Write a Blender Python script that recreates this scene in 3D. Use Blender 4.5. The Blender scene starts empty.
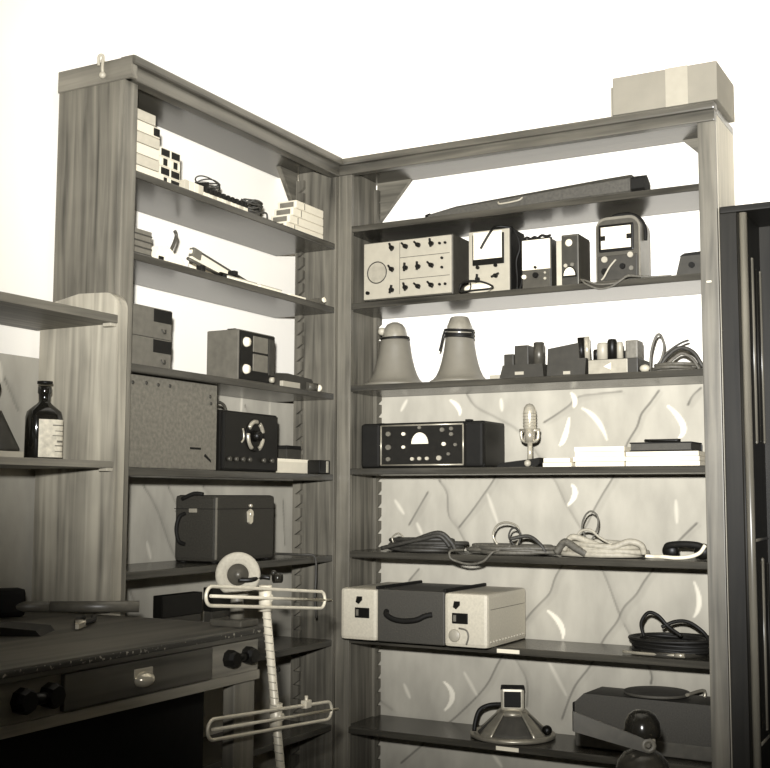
import bpy, bmesh, math, random
import numpy as np
from mathutils import Vector, Matrix
random.seed(7)
PI = math.pi
scn = bpy.context.scene
COL = scn.collection

# ------------------------------------------------------------------ materials
def sep(v):
    """a warm, toned grey of linear value v"""
    return (v, v * .915, v * .715, 1.0)

_m = {}
def _new(name):
    m = bpy.data.materials.new(name); m.use_nodes = True
    nt = m.node_tree; nt.nodes.clear()
    out = nt.nodes.new('ShaderNodeOutputMaterial'); b = nt.nodes.new('ShaderNodeBsdfPrincipled')
    nt.links.new(b.outputs[0], out.inputs[0])
    return m, nt, b

def plain(name, v, rough=.5, metal=0.0, var=.18, scale=40, col=None, spec=.5, bump=0.0):
    if name in _m: return _m[name]
    m, nt, b = _new(name)
    c = col or sep(v)
    tc = nt.nodes.new('ShaderNodeTexCoord'); nz = nt.nodes.new('ShaderNodeTexNoise')
    nz.inputs['Scale'].default_value = scale; nz.inputs['Detail'].default_value = 5
    rp = nt.nodes.new('ShaderNodeValToRGB')
    rp.color_ramp.elements[0].position = .3; rp.color_ramp.elements[1].position = .7
    rp.color_ramp.elements[0].color = tuple(x * (1 - var) for x in c[:3]) + (1,)
    rp.color_ramp.elements[1].color = tuple(min(1, x * (1 + var * .6)) for x in c[:3]) + (1,)
    nt.links.new(tc.outputs['Object'], nz.inputs['Vector']); nt.links.new(nz.outputs['Fac'], rp.inputs['Fac'])
    nt.links.new(rp.outputs['Color'], b.inputs['Base Color'])
    b.inputs['Roughness'].default_value = rough; b.inputs['Metallic'].default_value = metal
    b.inputs['Specular IOR Level'].default_value = spec
    if bump:
        bp = nt.nodes.new('ShaderNodeBump'); bp.inputs['Strength'].default_value = bump; bp.inputs['Distance'].default_value = .002
        nt.links.new(nz.outputs['Fac'], bp.inputs['Height']); nt.links.new(bp.outputs['Normal'], b.inputs['Normal'])
    _m[name] = m
    return m

def wood(name, lo, hi, axis='Z', rough=.45, scale=1.0, spec=.5):
    key = name + axis
    if key in _m: return _m[key]
    m, nt, b = _new(key)
    tc = nt.nodes.new('ShaderNodeTexCoord'); mp = nt.nodes.new('ShaderNodeMapping')
    s = {'X': (2, 42, 42), 'Y': (42, 2, 42), 'Z': (42, 42, 2)}[axis]
    mp.inputs['Scale'].default_value = tuple(q * scale for q in s)
    n1 = nt.nodes.new('ShaderNodeTexNoise'); n1.inputs['Scale'].default_value = 1.0; n1.inputs['Detail'].default_value = 6
    n1.inputs['Distortion'].default_value = .6
    n2 = nt.nodes.new('ShaderNodeTexNoise'); n2.inputs['Scale'].default_value = 5.0; n2.inputs['Detail'].default_value = 3
    mx = nt.nodes.new('ShaderNodeMath'); mx.operation = 'MULTIPLY_ADD'; mx.inputs[1].default_value = .35
    rp = nt.nodes.new('ShaderNodeValToRGB')
    rp.color_ramp.elements[0].position = .42; rp.color_ramp.elements[0].color = sep(lo)
    rp.color_ramp.elements[1].position = .85; rp.color_ramp.elements[1].color = sep(hi)
    L = nt.links.new
    L(tc.outputs['Object'], mp.inputs['Vector']); L(mp.outputs['Vector'], n1.inputs['Vector']); L(tc.outputs['Object'], n2.inputs['Vector'])
    L(n2.outputs['Fac'], mx.inputs[0]); L(n1.outputs['Fac'], mx.inputs[2]); L(mx.outputs[0], rp.inputs['Fac'])
    L(rp.outputs['Color'], b.inputs['Base Color'])
    b.inputs['Roughness'].default_value = rough; b.inputs['Specular IOR Level'].default_value = spec
    bp = nt.nodes.new('ShaderNodeBump'); bp.inputs['Strength'].default_value = .12; bp.inputs['Distance'].default_value = .001
    L(n1.outputs['Fac'], bp.inputs['Height']); L(bp.outputs['Normal'], b.inputs['Normal'])
    _m[key] = m
    return m

def attr_paper(name):
    """wallpaper: printed motif stored as a grey value on the paper's own vertices"""
    m, nt, b = _new(name)
    at = nt.nodes.new('ShaderNodeAttribute'); at.attribute_name = 'print'
    tc = nt.nodes.new('ShaderNodeTexCoord')
    mp = nt.nodes.new('ShaderNodeMapping'); mp.inputs['Scale'].default_value = (7, 7, 3)
    nz = nt.nodes.new('ShaderNodeTexNoise'); nz.inputs['Scale'].default_value = 1.6; nz.inputs['Detail'].default_value = 6
    rp = nt.nodes.new('ShaderNodeValToRGB')
    rp.color_ramp.elements[0].position = .3; rp.color_ramp.elements[0].color = (.78, .78, .78, 1)
    rp.color_ramp.elements[1].position = .72; rp.color_ramp.elements[1].color = (1.08, 1.08, 1.08, 1)
    mx = nt.nodes.new('ShaderNodeMix'); mx.data_type = 'RGBA'; mx.blend_type = 'MULTIPLY'; mx.inputs['Factor'].default_value = 1
    L = nt.links.new
    L(tc.outputs['Object'], mp.inputs['Vector']); L(mp.outputs['Vector'], nz.inputs['Vector']); L(nz.outputs['Fac'], rp.inputs['Fac'])
    L(at.outputs['Color'], mx.inputs[6]); L(rp.outputs['Color'], mx.inputs[7]); L(mx.outputs[2], b.inputs['Base Color'])
    b.inputs['Roughness'].default_value = .75; b.inputs['Specular IOR Level'].default_value = .2
    return m

def speckled(name):
    m, nt, b = _new(name)
    tc = nt.nodes.new('ShaderNodeTexCoord'); nz = nt.nodes.new('ShaderNodeTexNoise'); nz.inputs['Scale'].default_value = 105; nz.inputs['Detail'].default_value = 3
    rp = nt.nodes.new('ShaderNodeValToRGB'); rp.color_ramp.elements[0].position = .60; rp.color_ramp.elements[0].color = sep(.03)
    rp.color_ramp.elements[1].position = .70; rp.color_ramp.elements[1].color = sep(.34)
    nt.links.new(tc.outputs['Object'], nz.inputs['Vector']); nt.links.new(nz.outputs['Fac'], rp.inputs['Fac']); nt.links.new(rp.outputs['Color'], b.inputs['Base Color'])
    b.inputs['Roughness'].default_value = .6
    return m
PAINT = plain('white_wall_paint', 0, .9, var=.02, scale=3, col=(.90, .86, .77, 1), spec=.1)
W_SH = {a: wood('varnished_shelf_wood', .016, .062, a, rough=.25, spec=.42) for a in 'XYZ'}
W_PN = {a: wood('panel_wood', .03, .15, a, rough=.5, spec=.3) for a in 'XYZ'}
W_ST = {a: wood('stile_wood', .055, .17, a, rough=.42) for a in 'XYZ'}
W_CO = {a: wood('cornice_wood', .03, .11, a, rough=.35) for a in 'XYZ'}
W_PL = {a: wood('pale_plank_wood', .10, .40, a, rough=.5, scale=.7) for a in 'XYZ'}
W_BE = {a: wood('bench_wood', .085, .22, a, rough=.55, scale=.8) for a in 'XYZ'}
W_BT = {a: wood('bench_top_wood', .014, .10, a, rough=.5, scale=.6) for a in 'XYZ'}
W_WD = {a: wood('dark_wardrobe_wood', .007, .018, a, rough=.5, spec=.18) for a in 'XYZ'}
W_WE = {a: wood('wardrobe_edge_wood', .09, .17, a, rough=.3) for a in 'XYZ'}
BLACK = plain('black_crackle', .006, .4, spec=.22)
BLACKM = plain('matt_black', .008, .7, spec=.2)
RUBBER = plain('black_rubber', .008, .55, spec=.3)
DARK = plain('dark_grey_enamel', .036, .5, spec=.3)
DARKM = plain('dark_grey_metal', .075, .4, .3)
MID = plain('mid_grey_enamel', .13, .5)
GREY = plain('grey_hammered_metal', .135, .55, var=.3, scale=90)
PALE = plain('pale_grey_enamel', .34, .45, var=.06)
WHITE = plain('white_card', .62, .6, var=.04)
PAPER = plain('white_paper', .78, .7, var=.03)
CREAM = plain('cream_enamel', .42, .5, var=.08)
CARD = plain('pale_cardboard', .21, .75, var=.08, scale=14)
TAPE = plain('paper_tape', .31, .6, var=.05)
CHROME = plain('chrome', .55, .22, .45, var=.05)
STEEL = plain('steel', .42, .32, .5, var=.15)
DSTEEL = plain('dark_polished_metal', .02, .15, .3, var=.1)
ALU = plain('aluminium_tube', .62, .4, .15, var=.1)
HORN = plain('grey_horn_enamel', .165, .5, var=.05)
LEATHER = plain('dark_leathercloth', .032, .55, var=.35, scale=260, bump=.3, spec=.25)
CLOTHGREY = plain('grey_leathercloth', .05, .6, var=.25, scale=220, bump=.25)
CLOTHWHITE = plain('white_leathercloth', .50, .55, var=.1, scale=160, bump=.15)
CORD_D = plain('dark_cord', .035, .6, var=.4, scale=120)
CORD_M = plain('grey_cord', .095, .6, var=.35, scale=120)
CORD_P = plain('pale_cord', .36, .6, var=.2, scale=90)
CANVAS = plain('dark_canvas', .055, .65, var=.35, scale=110, bump=.3)
GLASSD = plain('dark_bottle_glass', .008, .08, spec=.8)
PRINT = plain('printed_grey', .14, .7)
STONE = plain('white_grinding_stone', .30, .9, var=.12, scale=150, bump=.2)
DISC = plain('turntable_felt', .07, .7)
FLOORM = wood('floor_boards', .05, .12, 'Y', rough=.5, scale=.4)

# ------------------------------------------------------------------ mesh builder
class MB:
    def __init__(s): s.bm = bmesh.new()
    def box(s, x0, x1, y0, y1, z0, z1, b=0.0, M=None):
        vs = bmesh.ops.create_cube(s.bm, size=1.0)['verts']
        m = Matrix.Translation(((x0+x1)/2, (y0+y1)/2, (z0+z1)/2)) @ Matrix.Diagonal((abs(x1-x0), abs(y1-y0), abs(z1-z0), 1))
        bmesh.ops.transform(s.bm, matrix=m, verts=vs)
        if b:
            es = list({e for v in vs for e in v.link_edges})
            r = bmesh.ops.bevel(s.bm, geom=es, offset=b, segments=2, profile=.6, affect='EDGES')
            vs = list({v for f in r['faces'] for v in f.verts} | {v for v in vs if v.is_valid})
        if M is not None: bmesh.ops.transform(s.bm, matrix=M, verts=vs)
        return s
    def _rings(s, rings, closed=False, caps=True, smooth=True):
        bm = s.bm; R = [[bm.verts.new(p) for p in r] for r in rings]; n = len(R[0])
        k = len(R) if closed else len(R) - 1
        for i in range(k):
            a, b = R[i], R[(i+1) % len(R)]
            for j in range(n):
                try:
                    f = bm.faces.new((a[j], a[(j+1) % n], b[(j+1) % n], b[j])); f.smooth = smooth
                except ValueError: pass
        if caps and not closed:
            bm.faces.new(list(reversed(R[0]))); bm.faces.new(R[-1])
        return s
    def cyl(s, p, q, r0, r1=None, n=20, caps=True, smooth=True):
        r1 = r0 if r1 is None else r1
        p, q = Vector(p), Vector(q); d = (q-p).normalized()
        u = d.orthogonal().normalized(); v = d.cross(u)
        rg = [[c + (u*math.cos(2*PI*j/n) + v*math.sin(2*PI*j/n))*r for j in range(n)] for c, r in ((p, r0), (q, r1))]
        return s._rings(rg, caps=caps, smooth=smooth)
    def lathe(s, prof, c=(0, 0, 0), axis='Z', n=32):
        c = Vector(c); rg = []
        for r, h in prof:
            r = max(r, 1e-5); ring = []
            for j in range(n):
                a = 2*PI*j/n; x, y = r*math.cos(a), r*math.sin(a)
                ring.append(c + Vector({'Z': (x, y, h), 'Y': (x, h, -y) if False else (y, h, x), 'X': (h, x, y)}[axis]))
            rg.append(ring)
        return s._rings(rg)
    def tube(s, pts, r, n=8, closed=False, smooth=0):
        pts = [Vector(p) for p in pts]
        if smooth: pts = catmull(pts, smooth, closed)
        m = len(pts); rg = []; u = None
        for i in range(m):
            a = pts[(i-1) % m] if (closed or i) else pts[0]
            b = pts[(i+1) % m] if (closed or i < m-1) else pts[-1]
            t = (b-a)
            t = t.normalized() if t.length > 1e-9 else Vector((0, 0, 1))
            if u is None: u = t.orthogonal().normalized()
            u = (u - t*u.dot(t))
            u = u.normalized() if u.length > 1e-6 else t.orthogonal().normalized()
            v = t.cross(u)
            rg.append([pts[i] + (u*math.cos(2*PI*j/n) + v*math.sin(2*PI*j/n))*r for j in range(n)])
        return s._rings(rg, closed=closed)
    def prism(s, poly, lo, hi, axis='Y'):
        f = {'Y': lambda a, b, h: (a, h, b), 'X': lambda a, b, h: (h, a, b), 'Z': lambda a, b, h: (a, b, h)}[axis]
        return s._rings([[Vector(f(a, b, lo)) for a, b in poly], [Vector(f(a, b, hi)) for a, b in poly]], smooth=False)
    def sphere(s, c, r, sc=(1, 1, 1), u=20, v=12):
        vs = bmesh.ops.create_uvsphere(s.bm, u_segments=u, v_segments=v, radius=r)['verts']
        bmesh.ops.transform(s.bm, matrix=Matrix.Translation(c) @ Matrix.Diagonal((*sc, 1)), verts=vs)
        for w in vs:
            for f in w.link_faces: f.smooth = True
        return s
    def build(s, name, mat, parent=None, loc=None, label=None):
        bmesh.ops.recalc_face_normals(s.bm, faces=s.bm.faces[:])
        me = bpy.data.meshes.new(name); s.bm.to_mesh(me); s.bm.free()
        me.materials.append(mat)
        o = bpy.data.objects.new(name, me); COL.objects.link(o)
        if parent is not None: o.parent = parent
        if loc is not None: o.location = loc
        if label: o['label'] = label
        return o

def catmull(P, k, closed=False):
    out = []; n = len(P)
    rng = range(n) if closed else range(n-1)
    for i in rng:
        g = (lambda j: P[j % n]) if closed else (lambda j: P[max(0, min(n-1, j))])
        p0, p1, p2, p3 = g(i-1), g(i), g(i+1), g(i+2)
        for t in [j/k for j in range(k)]:
            out.append(.5*((2*p1) + (p2-p0)*t + (2*p0-5*p1+4*p2-p3)*t*t + (3*p1-p0-3*p2+p3)*t**3))
    if not closed: out.append(P[-1].copy())
    return out

def thing(name, label, cat, loc=(0, 0, 0), rz=0.0, group=None):
    o = bpy.data.objects.new(name, None); o.empty_display_size = .05; COL.objects.link(o)
    o.location = loc; o.rotation_euler = (0, 0, rz)
    o['label'] = label; o['category'] = cat
    if group: o['group'] = group
    return o
def tag(o, label, cat, group=None):
    o['label'] = label; o['category'] = cat
    if group: o['group'] = group
    return o
def struct(o): o['kind'] = 'structure'; return o
def rel(lo, hi, t): return lo + (hi-lo)*t

# ------------------------------------------------------------------ measures
W, H, L, DL, DR = 1.30, 2.3655, 1.108, .25, .25
ST = .053
ZR = [2.128, 1.858, 1.574, 1.291, 1.013, .730, .434, .14]
ZL = [2.069, 1.846, 1.547, 1.271, .999, .718, .44, .14]
XW, YW = -.257, .264                     # the two walls
SPLIT = 1.563                            # upper edge of the wallpaper
T = .022

# ------------------------------------------------------------------ setting
def wallbox(name, mat, *a):
    return struct(MB().box(*a).build(name, mat))
wallbox('floor', FLOORM, XW-.1, 4.4, -5.2, YW+.1, -.1, 0)
wallbox('ceiling', PAINT, XW-.1, 4.4, -5.2, YW+.1, 3.15, 3.25)
wallbox('wall_back', PAINT, XW-.1, 4.4, YW, YW+.1, SPLIT, 3.15)
wallbox('wall_left', PAINT, XW-.1, XW, -5.2, YW, SPLIT, 3.15)
wallbox('wall_right', PAINT, 4.4, 4.5, -5.2, YW+.1, 0, 3.15)
struct(MB().box(W+.001, 4.4, YW-.012, YW, 2.172, 2.188, .003).build('trim_1', PAINT))

VEINS = [[(.36, 1.57), (.402, 1.509), (.483, 1.465), (.562, 1.419), (.63, 1.34), (.692, 1.249), (.721, 1.19), (.737, 1.162), (.785, 1.083), (.83, 1.0), (.864, .93), (.907, .818), (.939, .76), (1.0, .655), (1.002, .612)],
         [(.653, 1.445), (.696, 1.469), (.742, 1.498), (.777, 1.526), (.849, 1.534), (.923, 1.539)],
         [(1.045, 1.537), (1.015, 1.498), (.987, 1.464), (.971, 1.422), (.941, 1.374), (.913, 1.31), (.886, 1.255), (.855, 1.207), (.824, 1.155), (.799, 1.106), (.745, 1.02), (.692, .939), (.669, .881), (.633, .843), (.596, .805), (.54, .73), (.485, .644), (.432, .554), (.329, .452), (.25, .39), (.184, .331), (.114, .272)],
         [(1.179, 1.54), (1.153, 1.516), (1.137, 1.488)], [(.262, 1.254), (.293, 1.209), (.3, 1.133), (.335, 1.087), (.38, 1.012)], [(.50, 1.31), (.467, 1.25), (.426, 1.195), (.388, 1.147), (.338, 1.09)],
         [(.219, 1.212), (.183, 1.156), (.144, 1.096)], [(1.157, 1.117), (1.114, 1.076), (1.05, 1.01), (.992, .938), (.959, .887), (.919, .845), (.895, .798), (.851, .741), (.806, .657), (.748, .579), (.706, .477)],
         [(.184, .943), (.144, .9)], [(.53, .69), (.55, .653), (.585, .589), (.584, .505)], [(.025, .479), (.08, .45)]]
CRES = [[(0.305, 1.533), (0.336, 1.508), (0.343, 1.48)], [(0.498, 1.53), (0.502, 1.489)], [(0.135, 1.54), (0.111, 1.501)], [(0.75, 1.541), (0.763, 1.517), (0.759, 1.494)], [(0.742, 1.458), (0.727, 1.398), (0.709, 1.369)], [(0.787, 1.489), (0.838, 1.448), (0.871, 1.382)], [(1.073, 1.487), (1.11, 1.447), (1.119, 1.425), (1.106, 1.384)], [(0.087, 1.183), (0.124, 1.134)], [(0.175, 1.103), (0.195, 1.065)], [(0.446, 1.206), (0.483, 1.108)], [(0.749, 1.236), (0.759, 1.206), (0.735, 1.17)], [(1.092, 1.188), (1.094, 1.116)], [(0.661, 0.822), (0.703, 0.782), (0.712, 0.737)], [(1.144, 0.935), (1.158, 0.874), (1.141, 0.827)], [(0.663, 0.656), (0.722, 0.553)], [(0.356, 0.601), (0.404, 0.527)], [(0.28, 0.562), (0.312, 0.519), (0.284, 0.468)], [(0.125, 0.543), (0.149, 0.497)], [(0.458, 0.344), (0.494, 0.301)]]
BOLD = {6, 10, 12, 16, 4}                # the broad white sickles
LVEINS = [[(-0.695, 1.228), (-0.63, 1.155), (-0.562, 1.041), (-0.524, 0.998)], [(-0.58, 1.226), (-0.53, 1.161)], [(-0.405, 1.228), (-0.378, 1.205)], [(-0.182, 1.504), (-0.157, 1.468)], [(-0.744, 0.921), (-0.711, 0.866)], [(0.058, 1.182), (0.074, 1.023)], [(-1.45, 1.56), (-1.43, 1.43), (-1.44, 1.33)], [(-1.25, 1.5), (-1.2, 1.42)]]
LCRES = [[(-0.673, 1.058), (-0.653, 1.007)], [(-0.2, 1.533), (-0.204, 1.479)], [(-0.032, 1.532), (-0.034, 1.339)], [(-1.27, 1.54), (-1.262, 1.49)]]

def wallpaper(name, a0, a1, z0, z1, step, veins, cres, bold, make):
    na, nz = int(round((a1-a0)/step))+1, int(round((z1-z0)/step))+1
    A, Z = np.meshgrid(np.linspace(a0, a1, na), np.linspace(z0, z1, nz), indexing='ij')
    A, Z = A.ravel(), Z.ravel()
    val = np.full(len(A), .42)
    def arc(p):
        if len(p) < 3: return p
        a, b, c = p[0], p[len(p)//2], p[-1]
        # quadratic curve through the three points
        k = (2*b[0]-(a[0]+c[0])/2, 2*b[1]-(a[1]+c[1])/2)
        return [((1-t)**2*a[0]+2*t*(1-t)*k[0]+t*t*c[0], (1-t)**2*a[1]+2*t*(1-t)*k[1]+t*t*c[1]) for t in [i/10 for i in range(11)]]
    def stroke(poly, w, target, amt, taper=True):
        nonlocal val
        P = [(p.x, p.y) for p in catmull([Vector((q[0], q[1], 0)) for q in poly], 14)]
        n = len(P)-1
        for i in range(n):
            (ax, az), (bx, bz) = P[i], P[i+1]
            dx, dz = bx-ax, bz-az; l2 = dx*dx+dz*dz+1e-12
            t = np.clip(((A-ax)*dx+(Z-az)*dz)/l2, 0, 1)
            d = np.hypot(A-ax-t*dx, Z-az-t*dz)
            ww = w*(.45+.55*math.sin(PI*(i+.5)/n)) if taper else w
            m = np.clip(1.25-d/ww, 0, 1)*amt
            val = val*(1-m)+target*m
    rs = np.random.RandomState(4)
    for p in veins:
        stroke(p, .0042, .14, .62, False)
        q = [(x+.010, z-.006) for x, z in p]; stroke(q, .012, .37, .3)
    for i, p in enumerate(cres):
        stroke(arc(p), .0085 if i in bold else .008, .80, .62 if i in bold else .24)
    me = bpy.data.meshes.new(name)
    idx = np.arange(na*nz).reshape(na, nz)
    F = np.stack([idx[:-1, :-1], idx[1:, :-1], idx[1:, 1:], idx[:-1, 1:]], -1).reshape(-1, 4)
    me.from_pydata(make(A, Z).tolist(), [], F.tolist())
    at = me.color_attributes.new('print', 'FLOAT_COLOR', 'POINT')
    c = np.stack([val, val*.935, val*.77, np.ones_like(val)], -1).astype(np.float32)
    at.data.foreach_set('color', c.ravel())
    me.materials.append(attr_paper(name+'_print'))
    o = bpy.data.objects.new(name, me); COL.objects.link(o)
    return struct(o)
wallpaper('wall_back_lower', XW, 1.45, .10, SPLIT, .0042, VEINS, CRES, BOLD,
          lambda a, z: np.stack([a, np.full_like(a, YW-.002), z], -1))
wallpaper('wall_left_lower', -2.6, YW, .5, SPLIT, .006, LVEINS, LCRES, set(),
          lambda a, z: np.stack([np.full_like(a, XW+.002), a, z], -1))
wallbox('wall_back_base', plain('wall_base', .42, .8), XW-.1, 4.4, YW, YW+.1, 0, SPLIT)
wallbox('wall_left_base', plain('wall_base', .42, .8), XW-.1, XW, -5.2, YW, 0, SPLIT)

# ------------------------------------------------------------------ bookcases
def rack_poly(a0, a1, z0, z1, step, sgn):
    """toothed shelf rack: straight side at a0, saw teeth towards a1"""
    P = [(a0, z0), (a0, z1)]
    z = z1
    while z - step > z0:
        P += [(a1, z), (a1, z-step*.62), (rel(a0, a1, .25), z-step*.98)]
        z -= step
    P.append((a1, z0))
    return P

# right bookcase, against the back wall
rb = thing('bookcase', 'tall wooden bookcase with open back, standing along the back wall beside the dark wardrobe', 'bookcase', (0, 0, 0))
MB().box(0, .028, .018, DR-.030, 0, H-.03, .002).build('side_panel', W_PN['Z'], rb)
MB().box(W-.028, W, .018, DR, 0, H-.03, .002).build('side_panel', wood('pale_side_wood', .30, .48, 'Z', .5), rb, label='paler outer side panel')
MB().box(0.0002, ST, 0, .018, 0, H-.05, .002).build('stile', W_ST['Z'], rb)
MB().box(W-ST, W-.001, 0, .018, 0, H-.05, .002).build('stile', W_ST['Z'], rb)
c = MB().box(.004, W, -.010, .02, H-.056, H-.022, .003).build('cornice', W_CO['X'], rb)
MB().box(.006, W+.004, -.022, .018, H-.024, H, .006).build('moulding', W_CO['X'], c)
MB().box(.004, W, .018, DR, H-.03, H-.008, .001).build('top_board', W_SH['X'], rb)
for z in ZR:
    s = MB().box(.0285, W-.0285, 0.002, DR-.002, z-T, z-.0008, .003).build('shelf', W_SH['X'], rb)
    if z == ZR[5]: MB().box(.59, .665, -.0005, .003, z-.018, z-.006).build('label_strip', PAPER, s, label='white label strip')
    if z == ZR[6]: MB().box(.585, .66, -.0005, .003, z-.019, z-.007).build('label_strip', PAPER, s, label='white label strip')
for x, sg in ((.028, 1), (W-.028, -1)):
    MB().prism(rack_poly(.205, .244, .02, H-.06, .046, 1), x, x+sg*.014, 'X').build('shelf_rack', W_PN['Z'], rb)
MB().prism([(.0285, H-.03), (.165, H-.03), (.0285, H-.185)], DR-.022, DR-.004, 'Y').build('corner_plate', W_PN['X'], rb)
MB().prism([(W-.028, H-.03), (W-.155, H-.03), (W-.028, H-.155)], DR-.022, DR-.004, 'Y').build('corner_plate', W_PN['X'], rb)
MB().box(W-.036, W-.022, -.0006, .002, 1.826, 1.831).build('tack', PAPER, rb, label='small white tack on the stile')

# left bookcase, against the left wall
lb = thing('bookcase', 'tall wooden bookcase with open back, along the left wall behind the workbench', 'bookcase', (0, -L, 0))
def lbx(*a, **k):       # world numbers into the left bookcase's own frame
    x0, x1, y0, y1, z0, z1 = a[:6]
    return MB().box(x0, x1, y0+L, y1+L, z0, z1, *a[6:])
lbx(-.236, -.018, -L, -L+.028, 0, H-.03, .002).build('side_panel', W_PN['Z'], lb)
lbx(-.157, -.0004, -.016, .014, 0, H-.03, .002).build('side_panel', W_PN['Z'], lb)
lbx(-.018, 0, -L, -L+ST, 0, H-.05, .002).build('stile', W_ST['Z'], lb)
c = lbx(-.02, .018, -L, -.0235, H-.064, H-.024, .003).build('cornice', W_CO['Y'], lb)
lbx(-.018, .032, -L-.002, -.024, H-.026, H, .006).build('moulding', W_CO['Y'], c)
c2 = lbx(-.238, .026, -L-.004, -L+.02, H-.064, H-.004, .003).build('cornice', W_ST['X'], lb)
lbx(-DL, -.018, -L+.02, -.002, H-.03, H-.008, .001).build('top_board', W_SH['Y'], lb)
for z in ZL:
    lbx(-DL+.002, -.002, -L+.0285, -.0168, z-T, z-.0008, .003).build('shelf', W_SH['Y'], lb)
MB().prism(rack_poly(-.157, -.125, .02, H-.06, .046, 1), L-.016, L-.030, 'Y').build('shelf_rack', W_PN['Z'], lb)
MB().prism(rack_poly(-.235, -.20, .02, H-.06, .046, 1), .028, .042, 'Y').build('shelf_rack', W_PN['Z'], lb)
MB().prism([(L-.018, H-.03), (L-.13, H-.03), (L-.018, H-.175)], -.175, -.158, 'X').build('corner_plate', W_PN['Y'], lb)
MB().prism([(.028, H-.06), (.16, H-.06), (.028, H-.185)], -.236, -.218, 'X').build('corner_plate', W_PN['Y'], lb)
hk = MB().tube([(-.075, -.02, H-.02), (-.075, -.02, H+.006), (-.068, -.012, H+.008), (-.066, -.016, H-.02), (-.066, -.014, H-.042)], .004, 8, smooth=5)
hk.sphere((-.066, -.014, H-.046), .009)
hk.build('hook', PALE, lb, label='small pale hook hanging over the top edge')

# ------------------------------------------------------------------ wardrobe
wd = thing('wardrobe', 'tall dark open wardrobe with panelled inner side, right of the bookcases', 'wardrobe', (1.303, .012, 0))
WX = 1.303
def w(x): return x-WX
MB().box(0, w(1.372), .010, .245, .08, 2.03, .003).build('side_panel', W_WD['Z'], wd)
MB().box(.93, .97, .010, .245, .08, 2.03, .003).build('side_panel', W_WD['Z'], wd)
MB().box(0, .97, -.004, .245, 2.03, 2.050, .004).build('top_board', W_WD['X'], wd)
MB().box(w(1.372), .93, .232, .246, .08, 2.03).build('back_board', W_WD['Z'], wd)
MB().box(.0, .97, .004, .245, 0, .08).build('plinth', W_WD['X'], wd)
MB().box(0, w(1.352), 0, .012, .08, 2.03, .002).build('front_stile', W_WD['Z'], wd)
mb = MB(); mb.cyl((w(1.371), -.002, .08), (w(1.371), -.002, 2.024), .0115, n=16); mb.build('edge_moulding', W_WE['Z'], wd, label='lighter rounded moulding strip')
mb = MB(); mb.cyl((w(1.356), .002, .08), (w(1.356), .002, 2.024), .006, n=12); mb.build('edge_moulding', W_WD['Z'], wd)
XI = w(1.372)
def bar(y, z0, z1, r_=.0055, m='Z'):
    mb = MB(); mb.cyl((XI, y-.012, z0), (XI, y-.012, z1), r_, n=10); mb.sphere((XI, y-.012, z0), r_, u=10, v=6); mb.sphere((XI, y-.012, z1), r_, u=10, v=6)
    mb.build('panel_moulding', W_WE['Z'] if r_ > .005 else W_WD['Z'], wd)
for y, z0, z1, q in ((.045, 1.385, 1.905, .0048), (.112, 1.36, 1.905, .0062), (.175, 1.365, 1.885, .0045), (.232, 1.365, 1.885, .0055),
                     (.040, 1.115, 1.25, .0058), (.055, .55, .985, .0048), (.150, .53, 1.015, .0062), (.225, .53, 1.0, .0048)): bar(y, z0, z1, q)
mb = MB(); mb.cyl((XI, .03, 1.074), (XI, .225, 1.076), .0045, n=10); mb.build('cross_moulding', W_WE['Y'], wd)
mb = MB(); mb.cyl((XI, .05, .50), (XI, .225, .505), .0045, n=10); mb.build('cross_moulding', W_WE['Y'], wd)

# ------------------------------------------------------------------ cardboard box on top
cb = thing('cardboard_box', 'pale cardboard box with a paper tape band, on top of the back bookcase', 'box', (.995, -.022, H+.001), 0)
b = MB().box(0, .318, 0, .235, 0, .118, .003).build('carton', CARD, cb)
MB().box(.165, .232, -.001, .236, -.0005, .119).build('tape_band', TAPE, cb, label='paler tape band')
MB().box(-.008, -.003, .01, .225, .0, .092).build('flap', CARD, cb)

# ------------------------------------------------------------------ right bookcase, top shelf
z = ZR[0]
tc = thing('tripod_case', 'long dark tapering case lying on the top shelf of the back bookcase', 'case', (.325, .05, z))
mb = MB(); rings = []
for x, h, d in ((0, .020, .03), (.10, .038, .05), (.35, .052, .06), (.60, .066, .07), (.70, .070, .075)):
    k = .22
    pr = [(0, h*k), (0, h*(1-k)), (d*k, h), (d*(1-k), h), (d, h*(1-k)), (d, h*k), (d*(1-k), 0), (d*k, 0)]
    rings.append([Vector((x, y, q+.001)) for y, q in pr])
mb._rings(rings, smooth=False); mb.build('body', CANVAS, tc)
MB().prism([(.018+.036*math.cos(a*PI/3+.5)+.02, .038+.032*math.sin(a*PI/3+.5)) for a in range(6)], .70, .742, 'X').build('end_cap', BLACKM, tc)
MB().cyl((-.012, .012, .012), (.004, .012, .016), .011, .011, 12).build('tip', BLACKM, tc)
MB().tube([(.26, -.006, .03), (.27, -.012, .022), (.33, -.012, .026), (.345, -.006, .036)], .003, 6, smooth=4).build('handle', PALE, tc, label='pale wire handle')

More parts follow.
